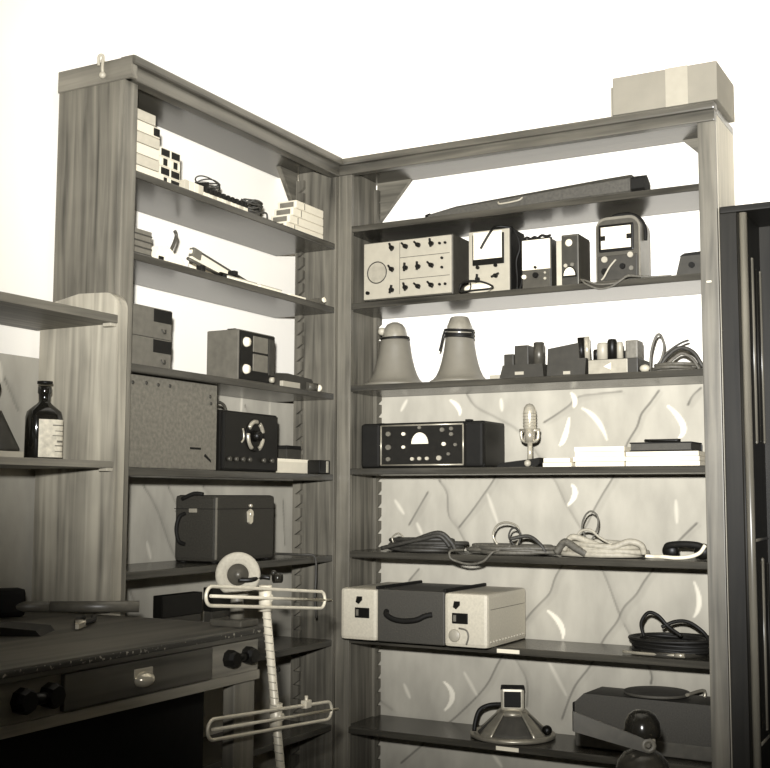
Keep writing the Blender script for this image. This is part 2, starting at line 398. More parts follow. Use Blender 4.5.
# ------------------------------------------------------------------ back bookcase, instrument shelf
z = ZR[1]
sg = thing('signal_generator', 'pale-fronted bench instrument with round dial and rows of black knobs, left end of instrument shelf', 'instrument', (.083, .03, z))
w_, h_ = .342, .211
MB().box(0, w_, .006, .185, .008, h_, .004).build('case', DARKM, sg)
pf = MB().box(.004, w_-.004, 0, .008, .012, h_-.004, .002).build('front_panel', PALE, sg)
mb = MB(); mb.cyl((.056, -.0015, h_*.49), (.056, .002, h_*.49), .034, n=36); mb.build('dial', plain('dial_face', .30, .4), sg)
mb = MB(); mb.tube([(.056+.037*math.cos(a*PI/16), -.001, h_*.49+.037*math.sin(a*PI/16)) for a in range(32)], .002, 6, True); mb.build('dial_rim', DARK, sg)
def pointer_knob(x, zz, ang, parent, r=.0085, mat=BLACK):
    mb = MB(); mb.cyl((x, 0, zz), (x, -.012, zz), r, r*.85, 16)
    M = Matrix.Translation((x, -.012, zz)) @ Matrix.Rotation(ang, 4, 'Y')
    mb.box(-.003, .003, -.004, .004, -.013, .016, .001, M); mb.build('knob', mat, parent)
for u, rows in ((.335, (.87, .52, .18)), (.49, (.87, .52, .20)), (.63, (.87, .52, .20)), (.775, (.87, .52, .20))):
    for v in rows: pointer_knob(u*w_, v*h_, random.uniform(-.9, .9), sg)
for u, v in ((.865, .86), (.925, .86), (.865, .20), (.925, .20), (.89, .62), (.89, .47)):
    mb = MB(); mb.cyl((u*w_, 0, v*h_), (u*w_, -.006, v*h_), .0045, n=12); mb.build('terminal', BLACK, sg)
mb = MB()
mb.box(.42*w_, .424*w_, -.0006, .001, .10*h_, .95*h_); mb.box(.42*w_, .97*w_, -.0006, .001, .335*h_, .343*h_); mb.box(.42*w_, .97*w_, -.0006, .001, .69*h_, .698*h_)
mb.build('panel_lines', DARK, pf)
mb = MB(); mb.cyl((.022, 0, .034), (.022, -.01, .034), .006, n=12); mb.build('switch', BLACK, sg)
mb = MB()
for x in (.02, w_-.02):
    for y in (.02, .165): mb.cyl((x, y, 0), (x, y, .01), .01, n=10)
mb.build('feet', RUBBER, sg)

sc = thing('chart_meter', 'upright tester with big white square window, beside the instrument with the round dial', 'meter', (.470, .055, z))
w_, h_ = .152, .217
MB().box(0, w_, .006, .125, 0, h_, .004).build('case', BLACKM, sc)
MB().box(.003, w_-.004, 0, .008, .003, h_-.004, .002).build('front_panel', PALE, sc)
MB().box(.018, w_-.022, -.005, .002, .098, h_-.016, .002).build('window_frame', BLACK, sc)
MB().box(.023, w_-.028, -.007, .0, .117, h_-.010, .001).build('meter_face', PAPER, sc)
for u, v in ((.24, .42), (.66, .43)):
    mb = MB(); mb.cyl((u*w_, 0, v*h_), (u*w_, -.008, v*h_), .006, n=12); mb.build('terminal', BLACK, sc)
pointer_knob(.24*w_, .24*h_, .1, sc, .0075); pointer_knob(.66*w_, .27*h_, 1.2, sc, .0075)
MB().tube([(.148, .03, h_+.003), (.10, .004, h_+.006), (.088, -.012, h_-.012), (.065, -.013, h_-.045), (.052, -.013, h_-.066)], .0042, 8, smooth=5).build('test_prod', BLACK, sc)
mb = MB(); mb.tube([(.150, .03, h_-.0), (.165, .03, h_-.03), (.172, .03, h_-.07), (.160, .03, h_-.11), (.164, .028, .05), (.166, .02, .012)], .0035, 8, smooth=5)
mb.tube([(.152, .03, h_-.01), (.178, .03, h_-.035), (.186, .03, h_-.08), (.182, .03, .07), (.178, .02, .016), (.165, .01, .008), (.158, .008, .008)], .0035, 8, smooth=5)
mb.build('lead', RUBBER, sc, label='black looped lead')

wb = thing('wrapped_leads', 'small white roll tied with a black cord, in front of the upright tester', 'leads', (.468, .006, z))
mb = MB(); mb.sphere((.052, .022, .018), .03, (1.75, .7, .58)); mb.build('roll', PAPER, wb)
mb = MB(); mb.tube([(-.006, .006, .008), (-.010, .016, .03), (.015, .008, .041), (.065, .006, .036), (.106, .008, .018), (.10, .002, .009), (.04, -.002, .007)], .0035, 8, True, smooth=5)
mb.tube([(.03, .004, .034), (.035, -.001, .02), (.03, 0, .008)], .0025, 6, smooth=4)
mb.build('cord', RUBBER, wb)

tt = thing('bridge_meter', 'dark instrument with blank white upper panel, between the upright tester and the narrow meter', 'meter', (.655, .07, z))
w_, h_ = .100, .170
MB().box(0, w_, .005, .11, 0, h_, .003).build('case', DARK, tt)
MB().box(.002, w_-.003, -.002, .006, .070, h_-.002, .001).build('upper_panel', PAPER, tt)
MB().box(.002, w_-.003, 0, .006, .002, .069, .001).build('lower_panel', DARKM, tt)
mb = MB(); mb.tube([(.008, .004, h_+.002), (.018, .0, h_+.008), (.03, .004, h_+.003), (.045, .0, h_+.007), (.055, .004, h_+.003), (.07, .0, h_+.010), (.085, .003, h_+.006), (.099, .004, h_+.009)], .0045, 8, smooth=4)
mb.box(.004, .099, .006, .02, h_-.001, h_+.004, .001); mb.build('carrying_handle', BLACKM, tt)
for u, v, r, m in ((.10, .28, .008, PAPER), (.48, .30, .010, BLACK), (.48, .45, .005, BLACK), (.82, .33, .004, PALE), (.82, .22, .005, PALE)):
    mb = MB(); mb.cyl((u*w_, 0, v*h_), (u*w_, -.009, v*h_), r, r*.85, 14); mb.build('knob', m, tt)

wc = tag(MB().box(.772, .790, .075, .15, z+.0005, z+.158, .001).build('white_card', CREAM), 'thin pale card slab standing left of the narrow two-window meter', 'card')

sm = thing('panel_meter', 'narrow dark box with a half-round white meter below and round white lamp above', 'meter', (.796, .05, z))
w_, h_ = .058, .170
MB().box(0, w_, .004, .115, 0, h_, .004).build('case', DARKM, sm)
MB().box(.004, w_-.004, 0, .006, .006, h_-.008, .001).build('front_panel', DARK, sm)
mb = MB(); mb.prism([(.5*w_+.019*math.cos(a*PI/10), .036+.026*math.sin(a*PI/10)) for a in range(11)], -.004, .001, 'Y'); mb.build('meter_face', PAPER, sm)
mb = MB(); mb.prism([(.5*w_+.024*math.cos(a*PI/10), .031+.035*math.sin(a*PI/10)) for a in range(11)], -.002, .002, 'Y'); mb.build('bezel', BLACK, sm)
mb = MB(); mb.lathe([(0, -.006), (.008, -.005), (.012, 0), (.012, .002)], (.46*w_, 0, .142), 'Y', 20); mb.build('lamp_lens', PAPER, sm)
for u, v, m in ((.3, .40, PALE), (.68, .41, MID)):
    mb = MB(); mb.cyl((u*w_, 0, v*h_), (u*w_, -.007, v*h_), .006, n=14); mb.build('knob', m, sm)

mm = thing('multimeter', 'round-shouldered dark multimeter with strap handle and wide white window', 'meter', (.908, .055, z))
w_, h_ = .142, .212
def shoulder(x0, x1, z0, z1, r, n=6):
    P = [(x0, z0), (x1, z0)]
    P += [(x1-r+r*math.cos(a), z1-r+r*math.sin(a)) for a in [PI/2*i/n for i in range(n+1)]]
    P += [(x0+r+r*math.cos(a), z1-r+r*math.sin(a)) for a in [PI/2+PI/2*i/n for i in range(n+1)]]
    return P
MB().prism(shoulder(0, w_, 0, h_, .035), .006, .115, 'Y').build('case', plain('brown_bakelite', .17, .35), mm)
MB().prism(shoulder(.005, w_-.005, .004, h_-.010, .03), 0, .007, 'Y').build('front_panel', DARKM, mm)
MB().box(.013, w_-.018, -.004, .002, .100, h_-.026, .005).build('window_frame', BLACK, mm)
mb = MB(); x0, x1, z0, z1 = .021, w_-.026, .109, h_-.034; zc = (z0+z1)/2
mb.prism([(x0, z0), (x1, z0), (x1, zc-.008), (x1-.014, zc-.008), (x1-.014, zc+.008), (x1, zc+.008), (x1, z1), (x0, z1), (x0, zc+.008), (x0+.014, zc+.008), (x0+.014, zc-.008), (x0, zc-.008)], -.006, 0, 'Y')
mb.build('meter_face', PAPER, mm)
MB().box(.008, w_-.008, -.003, .002, .010, .088, .003).build('control_panel', DARK, mm)
for u, v, r, m in ((.22, .36, .011, PALE), (.80, .40, .010, PALE), (.22, .18, .012, BLACK), (.62, .24, .010, BLACK), (.82, .20, .008, MID)):
    mb = MB(); mb.cyl((u*w_, 0, v*h_), (u*w_, -.009, v*h_), r, r*.85, 16); mb.build('knob', m, mm)
MB().tube([(.07, -.012, .072), (.05, -.013, .05), (.03, -.012, .018), (.022, -.012, .012)], .003, 6, smooth=4).build('test_lead', CORD_P, mm, label='pale test lead across the controls')
MB().tube([(.0, .05, h_-.045), (.012, .05, h_-.012), (.05, .05, h_+.012), (.10, .05, h_+.012), (.132, .05, h_-.008), (.146, .05, h_-.04), (.146, .05, h_-.075)], .0065, 8, smooth=6).build('strap_handle', BLACKM, mm)
gw = MB()
gw.tube([(.868, .02, z+.007), (.882, -.004, z+.009), (.90, -.014, z-.008), (.94, -.014, z-.026), (.98, -.014, z-.022), (1.015, -.012, z-.002), (1.03, -.004, z+.009), (1.06, .015, z+.007), (1.10, .03, z+.005), (1.15, .04, z+.005)], .0032, 8, smooth=6)
gw.tube([(.868, .026, z+.007), (.885, .0, z+.009), (.91, -.010, z-.002), (.94, -.011, z-.012), (.99, -.011, z-.012), (1.02, -.010, z+.002), (1.034, .0, z+.008), (1.06, .02, z+.006)], .0032, 8, smooth=6)
tag(gw.build('test_lead', CORD_M), 'grey wire drooping over the shelf edge below the round-shouldered multimeter', 'wire')

tz = thing('sloping_meter', 'small dark sloping-sided instrument at the right end of the instrument shelf', 'instrument', (1.160, .05, z))
MB().prism([(0, 0), (.086, 0), (.086, .064), (.016, .064)], 0, .09, 'Y').build('case', DARK, tz)
MB().prism([(.014, .064), (.086, .064), (.086, .074), (.028, .072)], -.002, .092, 'Y').build('lid', BLACKM, tz)
mb = MB(); mb.cyl((.05, 0, .034), (.05, -.007, .034), .009, n=14); mb.build('knob', BLACK, tz)

# ------------------------------------------------------------------ back bookcase, horn shelf
z = ZR[2]
def horn(x, y, r, label, capw, wraps, sd):
    t = thing('horn_loudspeaker', label, 'horn loudspeaker', (x, y, z))
    k = r/.105
    mb = MB(); mb.lathe([(.0, .004), (.100*k, .0), (.1055*k, .001), (.1065*k, .005), (.104*k, .009), (.094*k, .014), (.083*k, .026), (.073*k, .046), (.064*k, .074), (.057*k, .105), (.052*k, .135), (.049*k, .160), (.045*k, .166)], n=48)
    mb.build('bell', HORN, t)
    mb = MB()
    if capw: mb.lathe([(.040, .158), (.0425, .165), (.0425, .196), (.038, .206), (.032, .222), (.028, .2265), (0, .2275)], n=32)
    else: mb.lathe([(.040, .155), (.041, .168), (.0415, .185), (.037, .205), (.027, .219), (.012, .226), (0, .2275)], n=32)
    mb.build('driver_cap', plain('horn_cap_enamel', .24, .3), t)
    rr = random.Random(sd); mb = MB()
    for j in range(wraps):
        z0 = .158+.012*j; tl = rr.uniform(-.012, .012); ph = rr.uniform(0, 6)
        mb.tube([((.047)*math.cos(a), (.047)*math.sin(a), z0+tl*math.sin(a+ph)) for a in [2*PI*i/28 for i in range(28)]], .0048, 8, True)
    if wraps > 2: mb.tube([(-.036, -.036, .185), (-.046, -.034, .16), (-.056, -.03, .128), (-.062, -.028, .112)], .0035, 8, smooth=4)
    mb.build('cord_wrap', RUBBER, t)
    if not capw:
        mb = MB(); mb.sphere((-.044, -.014, .196), .014); mb.build('cord_end', CREAM, t)
    return t
horn(.156, .130, .110, 'grey horn loudspeaker with rounded cap, standing mouth down, nearest the bookcase corner', False, 2, 3)
horn(.406, .125, .101, 'grey horn loudspeaker with tall flat-topped cap and criss-crossed black cord', True, 3, 5)

def amp(name, label, x, y): return thing(name, label, 'amplifier', (x, y, z))
a1 = amp('valve_amplifier', 'dark stepped amplifier chassis with rising transformer blocks, next to the horns', .584, .045)
MB().prism([(0, 0), (.152, 0), (.148, .045), (.012, .045)], 0, .13, 'Y').build('chassis', DARK, a1)
for x0, x1, h, y0, y1 in ((.012, .046, .082, .01, .06), (.050, .098, .108, .008, .075)):
    MB().box(x0, x1, y0, y1, .044, h, .003).build('transformer', DARK, a1)
mb = MB(); mb.cyl((.126, .03, .044), (.126, .03, .114), .0175, n=24); mb.cyl((.126, .03, .114), (.126, .03, .117), .0175, .014, 24); mb.build('capacitor_can', DARKM, a1)
MB().box(.055, .085, -.002, .001, .012, .022).build('plate', PALE, a1, label='bright name plate')
tb = tag(MB().box(.548, .583, .05, .09, z+.0005, z+.016, .002).build('terminal_block', PALE), 'small white terminal block beside the stepped amplifier chassis', 'terminal block')
a2 = amp('power_supply', 'dark slope-topped power unit with slim bright column at its right', .747, .045)
MB().prism([(0, 0), (.125, 0), (.13, .055), (.108, .055), (.105, .104), (.004, .090)], 0, .12, 'Y').build('case', DARK, a2)
mb = MB(); mb.cyl((.109, .022, .05), (.106, .022, .122), .011, n=16); mb.build('column', BLACK, a2)
mb = MB(); mb.cyl((.124, .03, .05), (.122, .03, .125), .010, n=16); mb.build('column', CHROME, a2, label='bright metal column')
MB().box(.055, .078, -.002, .001, .006, .016).build('plate', PALE, a2, label='bright name plate')
a3 = amp('valve_amplifier', 'pale-fronted amplifier chassis crowded with metal cans and a black valve', .882, .045)
MB().box(0, .158, .003, .13, 0, .048, .003).build('chassis', DARK, a3)
fp = MB().box(.002, .126, 0, .005, .003, .046, .001).build('front_panel', plain('front_alloy', .34, .4, .2), a3)
MB().prism([(.052, .024), (.075, .036), (.075, .014)], -.003, .001, 'Y').build('arrow_mark', PAPER, fp)
for x, y, r, h, m in ((.038, .035, .018, .103, PALE), (.014, .05, .012, .085, BLACK), (.070, .03, .015, .112, BLACK), (.094, .032, .010, .102, PALE), (.02, .09, .014, .088, DARKM)):
    mb = MB(); mb.lathe([(r, .047), (r, h-.006), (r*.8, h), (0, h+.001)], (x, y, 0), 'Z', 24)
    mb.build('valve' if m is BLACK else 'capacitor_can', m, a3)
MB().box(.116, .156, .012, .075, .047, .104, .005).build('transformer', GREY, a3)
MB().box(.105, .115, .03, .06, .047, .075, .003).build('choke', BLACK, a3)

def coil_bundle(name, label, cat, loc, mat, r, loops, w_, d_, h_, sd, extra=(), rz=0, group=None):
    """a loosely hanked cord: many flattened loops, no two alike"""
    t = thing(name, label, cat, loc, rz, group); rr = random.Random(sd); mb = MB()
    for k in range(loops):
        a, b = w_/2*rr.uniform(.72, 1.0), d_/2*rr.uniform(.6, 1.0)
        zb = r+max(0, h_-2*r)*k/max(1, loops-1)*rr.uniform(.55, 1.0)
        ox, oy = rr.uniform(-.06, .06)*w_, rr.uniform(-.08, .08)*d_; tl = rr.uniform(-.25, .25)*h_; ph = rr.uniform(0, 6)
        P = []
        for i in range(12):
            an = 2*PI*i/12
            P.append((ox+a*math.cos(an)*(1+.06*math.sin(3*an+ph)), oy+b*math.sin(an)*(1+.1*math.sin(2*an+ph)), max(r, zb+tl*math.cos(an+ph)*.6)))
        mb.tube(P, r, 7, True, smooth=4)
    mb.build('hank', mat, t)
    for nm, pts, rad, m in extra:
        mb = MB(); mb.tube(pts, rad, 8, smooth=6); mb.build(nm, m, t)
    return t
coil_bundle('cable_coil', 'loose dark cable coil with raised loops, right end of the horn shelf', 'cable', (1.138, .13, z), CORD_M, .0055, 5, .155, .14, .035, 11,
    [('loop', [(-.075, -.03, .01), (-.07, -.03, .07), (-.055, -.03, .115), (-.04, -.03, .118), (-.03, -.03, .08), (-.045, -.03, .03), (-.06, -.03, .008)], .004, CORD_M),
     ('loop', [(-.05, -.04, .006), (-.02, -.04, .05), (.02, -.04, .075), (.06, -.04, .06), (.085, -.04, .02), (.09, -.03, .008)], .006, CORD_D),
     ('loop', [(-.04, -.05, .006), (-.0, -.05, .04), (.03, -.05, .056), (.06, -.05, .038), (.08, -.05, .006)], .005, CORD_M),
     ('plug_lead', [(-.05, -.03, .03), (-.02, -.03, .065), (.02, -.03, .09), (.045, -.03, .098)], .0035, CORD_D)])
b_ = tag(MB().sphere((1.062, .045, z+.0125), .012, (1.3, 1, 1)).build('plug', CREAM), 'small white plug lying left of the dark cable coil on the horn shelf', 'plug')

# ------------------------------------------------------------------ back bookcase, receiver shelf
z = ZR[3]
rx = thing('radio_receiver', 'black communications receiver with half-moon white dial and framed panel', 'radio', (.070, .04, z))
w_, h_, d_ = .458, .153, .185
MB().box(0, w_, .012, d_, 0, h_, .008).build('cabinet', BLACK, rx)
MB().box(.002, .076, .0, .02, .004, h_-.003, .009).build('end_cheek', BLACKM, rx)
MB().box(.390, w_-.001, .0, .02, .004, h_-.003, .009).build('end_cheek', BLACKM, rx)
MB().box(.078, .388, .004, .016, .006, h_-.006, .002).build('front_panel', plain('receiver_panel', .012, .4, spec=.25), rx)
mb = MB()
x0, x1, z0, z1 = .080, .386, .010, h_-.010
for a, b2 in (((x0, z0), (x1, z0)), ((x1, z0), (x1, z1)), ((x1, z1), (x0, z1)), ((x0, z1), (x0, z0))):
    mb.cyl((a[0], .003, a[1]), (b2[0], .003, b2[1]), .003, n=8)
mb.build('panel_frame', STEEL, rx, label='thin bright frame')
cx_, cz_ = .228, .080
mb = MB(); mb.prism([(cx_+.031*math.cos(a*PI/16), cz_+.038*math.sin(a*PI/16)) for a in range(17)], 0, .006, 'Y'); mb.build('dial', PAPER, rx, label='white half-moon dial')
for x, v, r, m in ((.110, .115, .009, MID), (.110, .070, .010, MID), (.110, .030, .008, MID), (.168, .114, .0065, PAPER), (.168, .070, .006, PAPER),
                   (.201, .030, .0065, CREAM), (.228, .031, .0065, CREAM), (.256, .031, .0065, CREAM), (.300, .032, .009, PALE), (.318, .078, .007, PAPER),
                   (.312, .125, .008, MID), (.345, .128, .007, MID), (.345, .110, .007, MID), (.360, .075, .006, MID), (.228, .134, .006, MID), (.335, .045, .006, MID)):
    mb = MB(); mb.cyl((x, .006, v), (x, -.006, v), r, r*.85, 16); mb.build('knob', m, rx)
mb = MB(); mb.cyl((.07, .03, h_), (.07, .03, h_+.001), .01); mb.box(.385, .405, .02, .045, h_-.002, h_+.006, .002); mb.build('lid_catch', BLACKM, rx)

mc = thing('microphone', 'silver capsule microphone in a yoke on a low black desk stand', 'microphone', (.672, .085, z))
mb = MB(); mb.lathe([(0, .118), (.016, .120), (.0205, .126), (.0205, .178), (.018, .192), (.010, .202), (0, .205)], n=28); mb.build('capsule', CHROME, mc)
mb = MB()
for q in (.132, .142, .152, .162, .172): mb.tube([(.021*math.cos(a*PI/12), .021*math.sin(a*PI/12), q) for a in range(24)], .0014, 6, True)
mb.build('grille_rings', STEEL, mc)
mb = MB(); mb.tube([(-.028, 0, .122), (-.029, 0, .098), (-.022, 0, .085), (0, 0, .08), (.022, 0, .085), (.029, 0, .098), (.028, 0, .122)], .0055, 8, smooth=4)
mb.cyl((-.034, 0, .118), (.034, 0, .118), .006, n=12); mb.cyl((0, 0, .08), (0, 0, .125), .016, .018, 16); mb.build('yoke', STEEL, mc)
mb = MB(); mb.cyl((0, 0, .014), (0, 0, .082), .009, .0075, 16); mb.build('stem', CHROME, mc)
mb = MB(); mb.prism([(-.105, .0), (-.09, .014), (.02, .026), (.042, .030), (.044, .012), (.03, 0)], -.03, .035, 'Y'); mb.build('stand_foot', BLACKM, mc)
mb = MB(); mb.sphere((.006, -.036, .012), .011); mb.build('switch', PALE, mc)

def papers(label, x0, x1, y0, y1, h, n, sd, name='paper_stack'):
    t = thing(name, label, 'papers', (x0, y0, z)); rr = random.Random(sd)
    for k in range(n):
        j = rr.uniform(0, .006)
        MB().box(j, x1-x0-j, rr.uniform(0, .006), y1-y0, h*k/n, h*(k+1)/n-.0008, .001).build('pad', PAPER, t)
    return t
papers('low white paper pad right beside the desk microphone', .726, .822, .05, .18, .028, 2, 1)
papers('tall white paper pile in the middle of the receiver shelf', .825, .993, .06, .21, .062, 4, 2)
pp = papers('low wide paper pile under the black book', .996, 1.222, .045, .20, .044, 3, 3)
bk = thing('book', 'black book lying on the low wide paper pile', 'book', (1.006, .06, z+.044), -.02)
mb = MB(); mb.box(0, .190, 0, .12, .0005, .004, .001); mb.box(0, .190, 0, .12, .024, .028, .001); mb.box(0, .190, .116, .12, .002, .026, .001); mb.build('cover', BLACK, bk)
MB().box(.003, .187, .003, .116, .004, .024).build('pages', plain('page_edges', .05, .7), bk)
pn = MB(); pn.tube([(1.05, .075, z+.0775), (1.10, .065, z+.0765), (1.16, .07, z+.077)], .0045, 8, smooth=3)
tag(pn.build('pen', BLACK), 'black pen lying on top of the black book', 'pen')

# ------------------------------------------------------------------ back bookcase, cable shelf
z = ZR[4]
coil_bundle('cable_bundle', 'dark wound cable bundle with a small wire hoop, left end of the cable shelf', 'cable', (.285, .11, z), CORD_D, .007, 9, .27, .15, .045, 21,
    [('loop', [(-.09, -.05, .02), (-.1, -.05, .045), (-.075, -.05, .06), (-.055, -.05, .04), (-.07, -.05, .02)], .003, STEEL),
     ('loop', [(-.10, -.07, .02), (-.02, -.07, .035), (.08, -.07, .065), (.12, -.06, .04), (.135, -.05, .01)], .008, CORD_D),
     ('loop', [(-.13, -.07, .01), (-.05, -.08, .028), (.03, -.08, .045), (.09, -.075, .055), (.12, -.06, .02)], .007, CORD_D)])
coil_bundle('cable_bundle', 'grey cable bundle with two standing wire hoops and a loop hanging over the shelf edge', 'cable', (.598, .10, z), CORD_M, .0065, 9, .30, .16, .04, 22,
    [('hoop', [(-.03, -.04, .03), (-.045, -.04, .06), (-.03, -.04, .092), (.005, -.04, .102), (.04, -.04, .088), (.048, -.04, .055), (.035, -.04, .03)], .0035, STEEL),
     ('hoop', [(.03, -.045, .03), (.012, -.045, .055), (.02, -.045, .08), (.04, -.045, .084), (.052, -.045, .06), (.045, -.045, .035)], .003, CORD_D),
     ('loop', [(-.14, -.06, .012), (-.165, -.102, .010), (-.165, -.112, -.008), (-.15, -.108, -.02), (-.10, -.106, -.030), (-.05, -.109, -.02), (-.02, -.108, .008), (-.01, -.09, .014), (.03, -.07, .03)], .004, CORD_M),
     ('tail', [(.02, -.06, .05), (.08, -.05, .06), (.12, -.05, .035), (.135, -.045, .012), (.138, -.03, .008)], .006, CORD_D)])
coil_bundle('cable_bundle', 'thick pale flex bundle heaped with a loose upright loop', 'cable', (.915, .10, z), CORD_P, .009, 9, .25, .16, .05, 23,
    [('loop', [(-.09, -.03, .03), (-.075, -.03, .075), (-.04, -.03, .082), (-.01, -.03, .06), (.03, -.03, .04), (.07, -.03, .03)], .004, CORD_P),
     ('loop', [(-.12, -.05, .02), (-.09, -.06, .06), (-.04, -.06, .05), (.03, -.07, .03), (.09, -.06, .05), (.125, -.05, .04), (.13, -.04, .015)], .010, CORD_P),
     ('loop', [(-.14, -.06, .012), (-.11, -.065, .045), (-.07, -.07, .025), (-.04, -.07, .010)], .012, CORD_M),
     ('upright_loop', [(-.055, -.02, .05), (-.07, -.02, .09), (-.06, -.02, .125), (-.04, -.02, .14), (-.02, -.02, .125), (-.02, -.02, .09), (-.04, -.02, .05)], .003, CORD_M)])
hd = thing('headphones', 'black headphones with white cord at the right end of the cable shelf', 'headphones', (1.165, .09, z))
mb = MB(); mb.tube([(-.055, 0, .024), (-.05, -.02, .04), (0, -.03, .046), (.045, -.025, .042), (.06, 0, .026)], .010, 10, smooth=5); mb.build('headband', BLACKM, hd)
for x in (-.045, .05):
    mb = MB(); mb.lathe([(0, -.014), (.020, -.014), (.024, -.006), (.024, .006), (.018, .012), (0, .013)], (x, -.008, .0245), 'Y', 24); mb.build('earpiece', BLACK, hd)
mb = MB(); mb.tube([(-.115, -.03, .008), (-.09, -.03, .007), (-.06, -.045, .008), (-.02, -.05, .006), (.02, -.05, .010), (.05, -.045, .022), (.066, -.04, .045)], .0058, 8, smooth=6)
mb.build('cord', PAPER, hd, label='white cord')

# ------------------------------------------------------------------ back bookcase, amplifier case shelf
z = ZR[5]
ac = thing('portable_amplifier', 'portable amplifier case, grey middle between white ends, jutting out of its shelf', 'amplifier', (.070, -.08, z))
w_, h_, d_ = .525, .168, .318
MB().box(.137, .377, 0, d_, .002, h_, .004).build('body', CLOTHGREY, ac)
def capend(x0, x1):
    o = MB().box(x0, x1, -.003, d_+.001, .001, h_-.001, .012).build('end_case', CLOTHWHITE, ac, label='white end')
    m = MB()
    xx = x1 if x0 > .2 else x0
    m.box(xx-.001, xx+.0012, .02, d_-.02, h_*.70, h_*.71); m.build('seam', MID, o)
    return o
e1 = capend(0, .1365); e2 = capend(.3775, w_)
for e, x in ((e1, .082), (e2, .432)):
    MB().box(x-.027, x+.027, -.006, -.002, .073, .106, .002).build('switch_plate', BLACK, e)
    mb = MB(); mb.prism([(x+.012-.03, .142), (x+.012-.012, .142), (x-.004+.004, .130), (x-.012, .118), (x-.022, .124)], -.009, -.002, 'Y'); mb.build('catch', BLACK, e)
    MB().box(x-.021, x-.012, -.010, -.005, .08, .10, .001).build('rocker', MID, e)
mb = MB(); mb.lathe([(0, -.002), (.018, -.002), (.02, 0)], (.412, -.003, .036), 'Y', 20); mb.build('round_seal', PALE, e2)
MB().tube([(.43, -.007, .060), (.455, -.007, .055), (.462, -.007, .035), (.455, -.007, .012)], .003, 6, smooth=4).build('loop', MID, e2)
mb = MB(); mb.tube([(.172, -.002, .100), (.178, -.016, .090), (.21, -.022, .077), (.25, -.022, .074), (.29, -.02, .080), (.315, -.012, .092), (.335, -.002, .096)], .0085, 10, smooth=5); mb.build('handle', BLACKM, ac)
for x in (.130, .372): MB().box(x, x+.010, .0, d_, h_-.001, h_+.009, .003).build('lid_ridge', BLACKM, ac)
mb = MB()
for k in range(12): mb.sphere((w_+.0005, .02+k*.024, .020), .0045, u=8, v=6)
mb.build('studs', PALE, e2)

cr = thing('cable_reel', 'flat black cable coil with sprung loops at the right end beneath the cable shelf', 'cable', (1.112, .115, z))
mb = MB(); rr = random.Random(9)
for k in range(16):
    a, b = .118-.004*(k % 5)+rr.uniform(-.01, .012), .075-.003*(k % 5)+rr.uniform(-.006, .006)
    zz = .0125+.0022*k; ph = rr.uniform(0, 6)
    mb.tube([(rr.uniform(-.002, .002)+a*math.cos(2*PI*i/14), b*math.sin(2*PI*i/14), zz+.004*math.sin(2*PI*i/14+ph)) for i in range(14)], .0058, 7, True, smooth=3)
mb.build('hank', RUBBER, cr)
mb = MB(); mb.cyl((0, 0, .0), (0, 0, .012), .10, n=32); mb.build('flange', DARK, cr)
for pts in ([(-.075, -.04, .05), (-.082, -.045, .09), (-.06, -.045, .122), (-.03, -.045, .115), (0, -.045, .085), (.04, -.05, .06)],
            [(-.02, -.045, .082), (.02, -.04, .10), (.06, -.04, .10), (.10, -.04, .075), (.115, -.03, .05)]):
    MB().tube(pts, .0055, 8, smooth=6).build('loop', RUBBER, cr)
mb = MB(); mb.tube([(-.13, -.075, .006), (-.06, -.088, .006), (.0, -.094, .008), (.03, -.094, .008)], .005, 8, smooth=4); mb.cyl((.03, -.094, .008), (.06, -.094, .009), .007, n=10); mb.build('plug_lead', STEEL, cr)

# ------------------------------------------------------------------ back bookcase, lowest shelf in view
z = ZR[6]
sp = thing('cone_loudspeaker', 'round loudspeaker chassis lying rim down with square magnet box on top', 'loudspeaker', (.590, .125, z), .38)
mb = MB(); mb.lathe([(.05, .0), (.128, .0), (.136, .004), (.136, .012), (.124, .017), (.116, .014), (.06, .006)], n=56); mb.build('rim', plain('pale_alloy', .34, .35, .5), sp)
mb = MB(); mb.lathe([(.116, .010), (.100, .024), (.080, .042), (.058, .060), (.044, .070), (.030, .074)], n=48); mb.build('cone', plain('dark_cone_paper', .055, .8), sp)
mb = MB()
SH = [(.124, .012), (.105, .027), (.085, .045), (.065, .062), (.052, .073), (.044, .080)]
for k in range(4):
    c_ = PI/4+PI/2*k; hw = math.radians(13)
    AA = [c_+rel(-hw, hw, q/6) for q in range(7)]
    mb._rings([[Vector((rr_*math.cos(a), rr_*math.sin(a), zz)) for a in AA]+[Vector(((rr_+.003)*math.cos(a), (rr_+.003)*math.sin(a), zz+.003)) for a in reversed(AA)] for rr_, zz in SH])
mb.lathe([(.0, .070), (.052, .070), (.052, .078), (.040, .088), (0, .088)], n=28)
mb.build('basket', plain('pale_alloy', .34, .35, .5), sp)
MB().box(-.037, .037, -.034, .034, .086, .154, .008).build('magnet_yoke', plain('yoke_alloy', .40, .4, .4), sp)
MB().box(-.027, .027, -.037, -.030, .096, .146, .004).build('magnet', BLACKM, sp)
MB().box(-.038, .038, -.030, .036, .148, .157, .004).build('yoke_top', BLACKM, sp)
MB().tube([(-.035, .0, .10), (-.075, -.01, .098), (-.105, -.01, .082), (-.118, -.02, .05), (-.122, -.03, .02)], .007, 8, smooth=5).build('lead', RUBBER, sp)
mb = MB(); mb.sphere((.108, -.03, .028), .016); mb.build('terminal', BLACK, sp)
rc = thing('record_player', 'dark suitcase record player with its round turntable on top, lowest right', 'record player', (.815, .078, z), -.05)
MB().prism([(0, .03), (0, .135), (.03, .163), (.435, .163), (.435, .03)], .0, .155, 'Y').build('case', CLOTHGREY, rc)
MB().box(.003, .434, -.003, .152, .004, .046, .003).build('base', plain('record_player_base', .075, .6), rc)
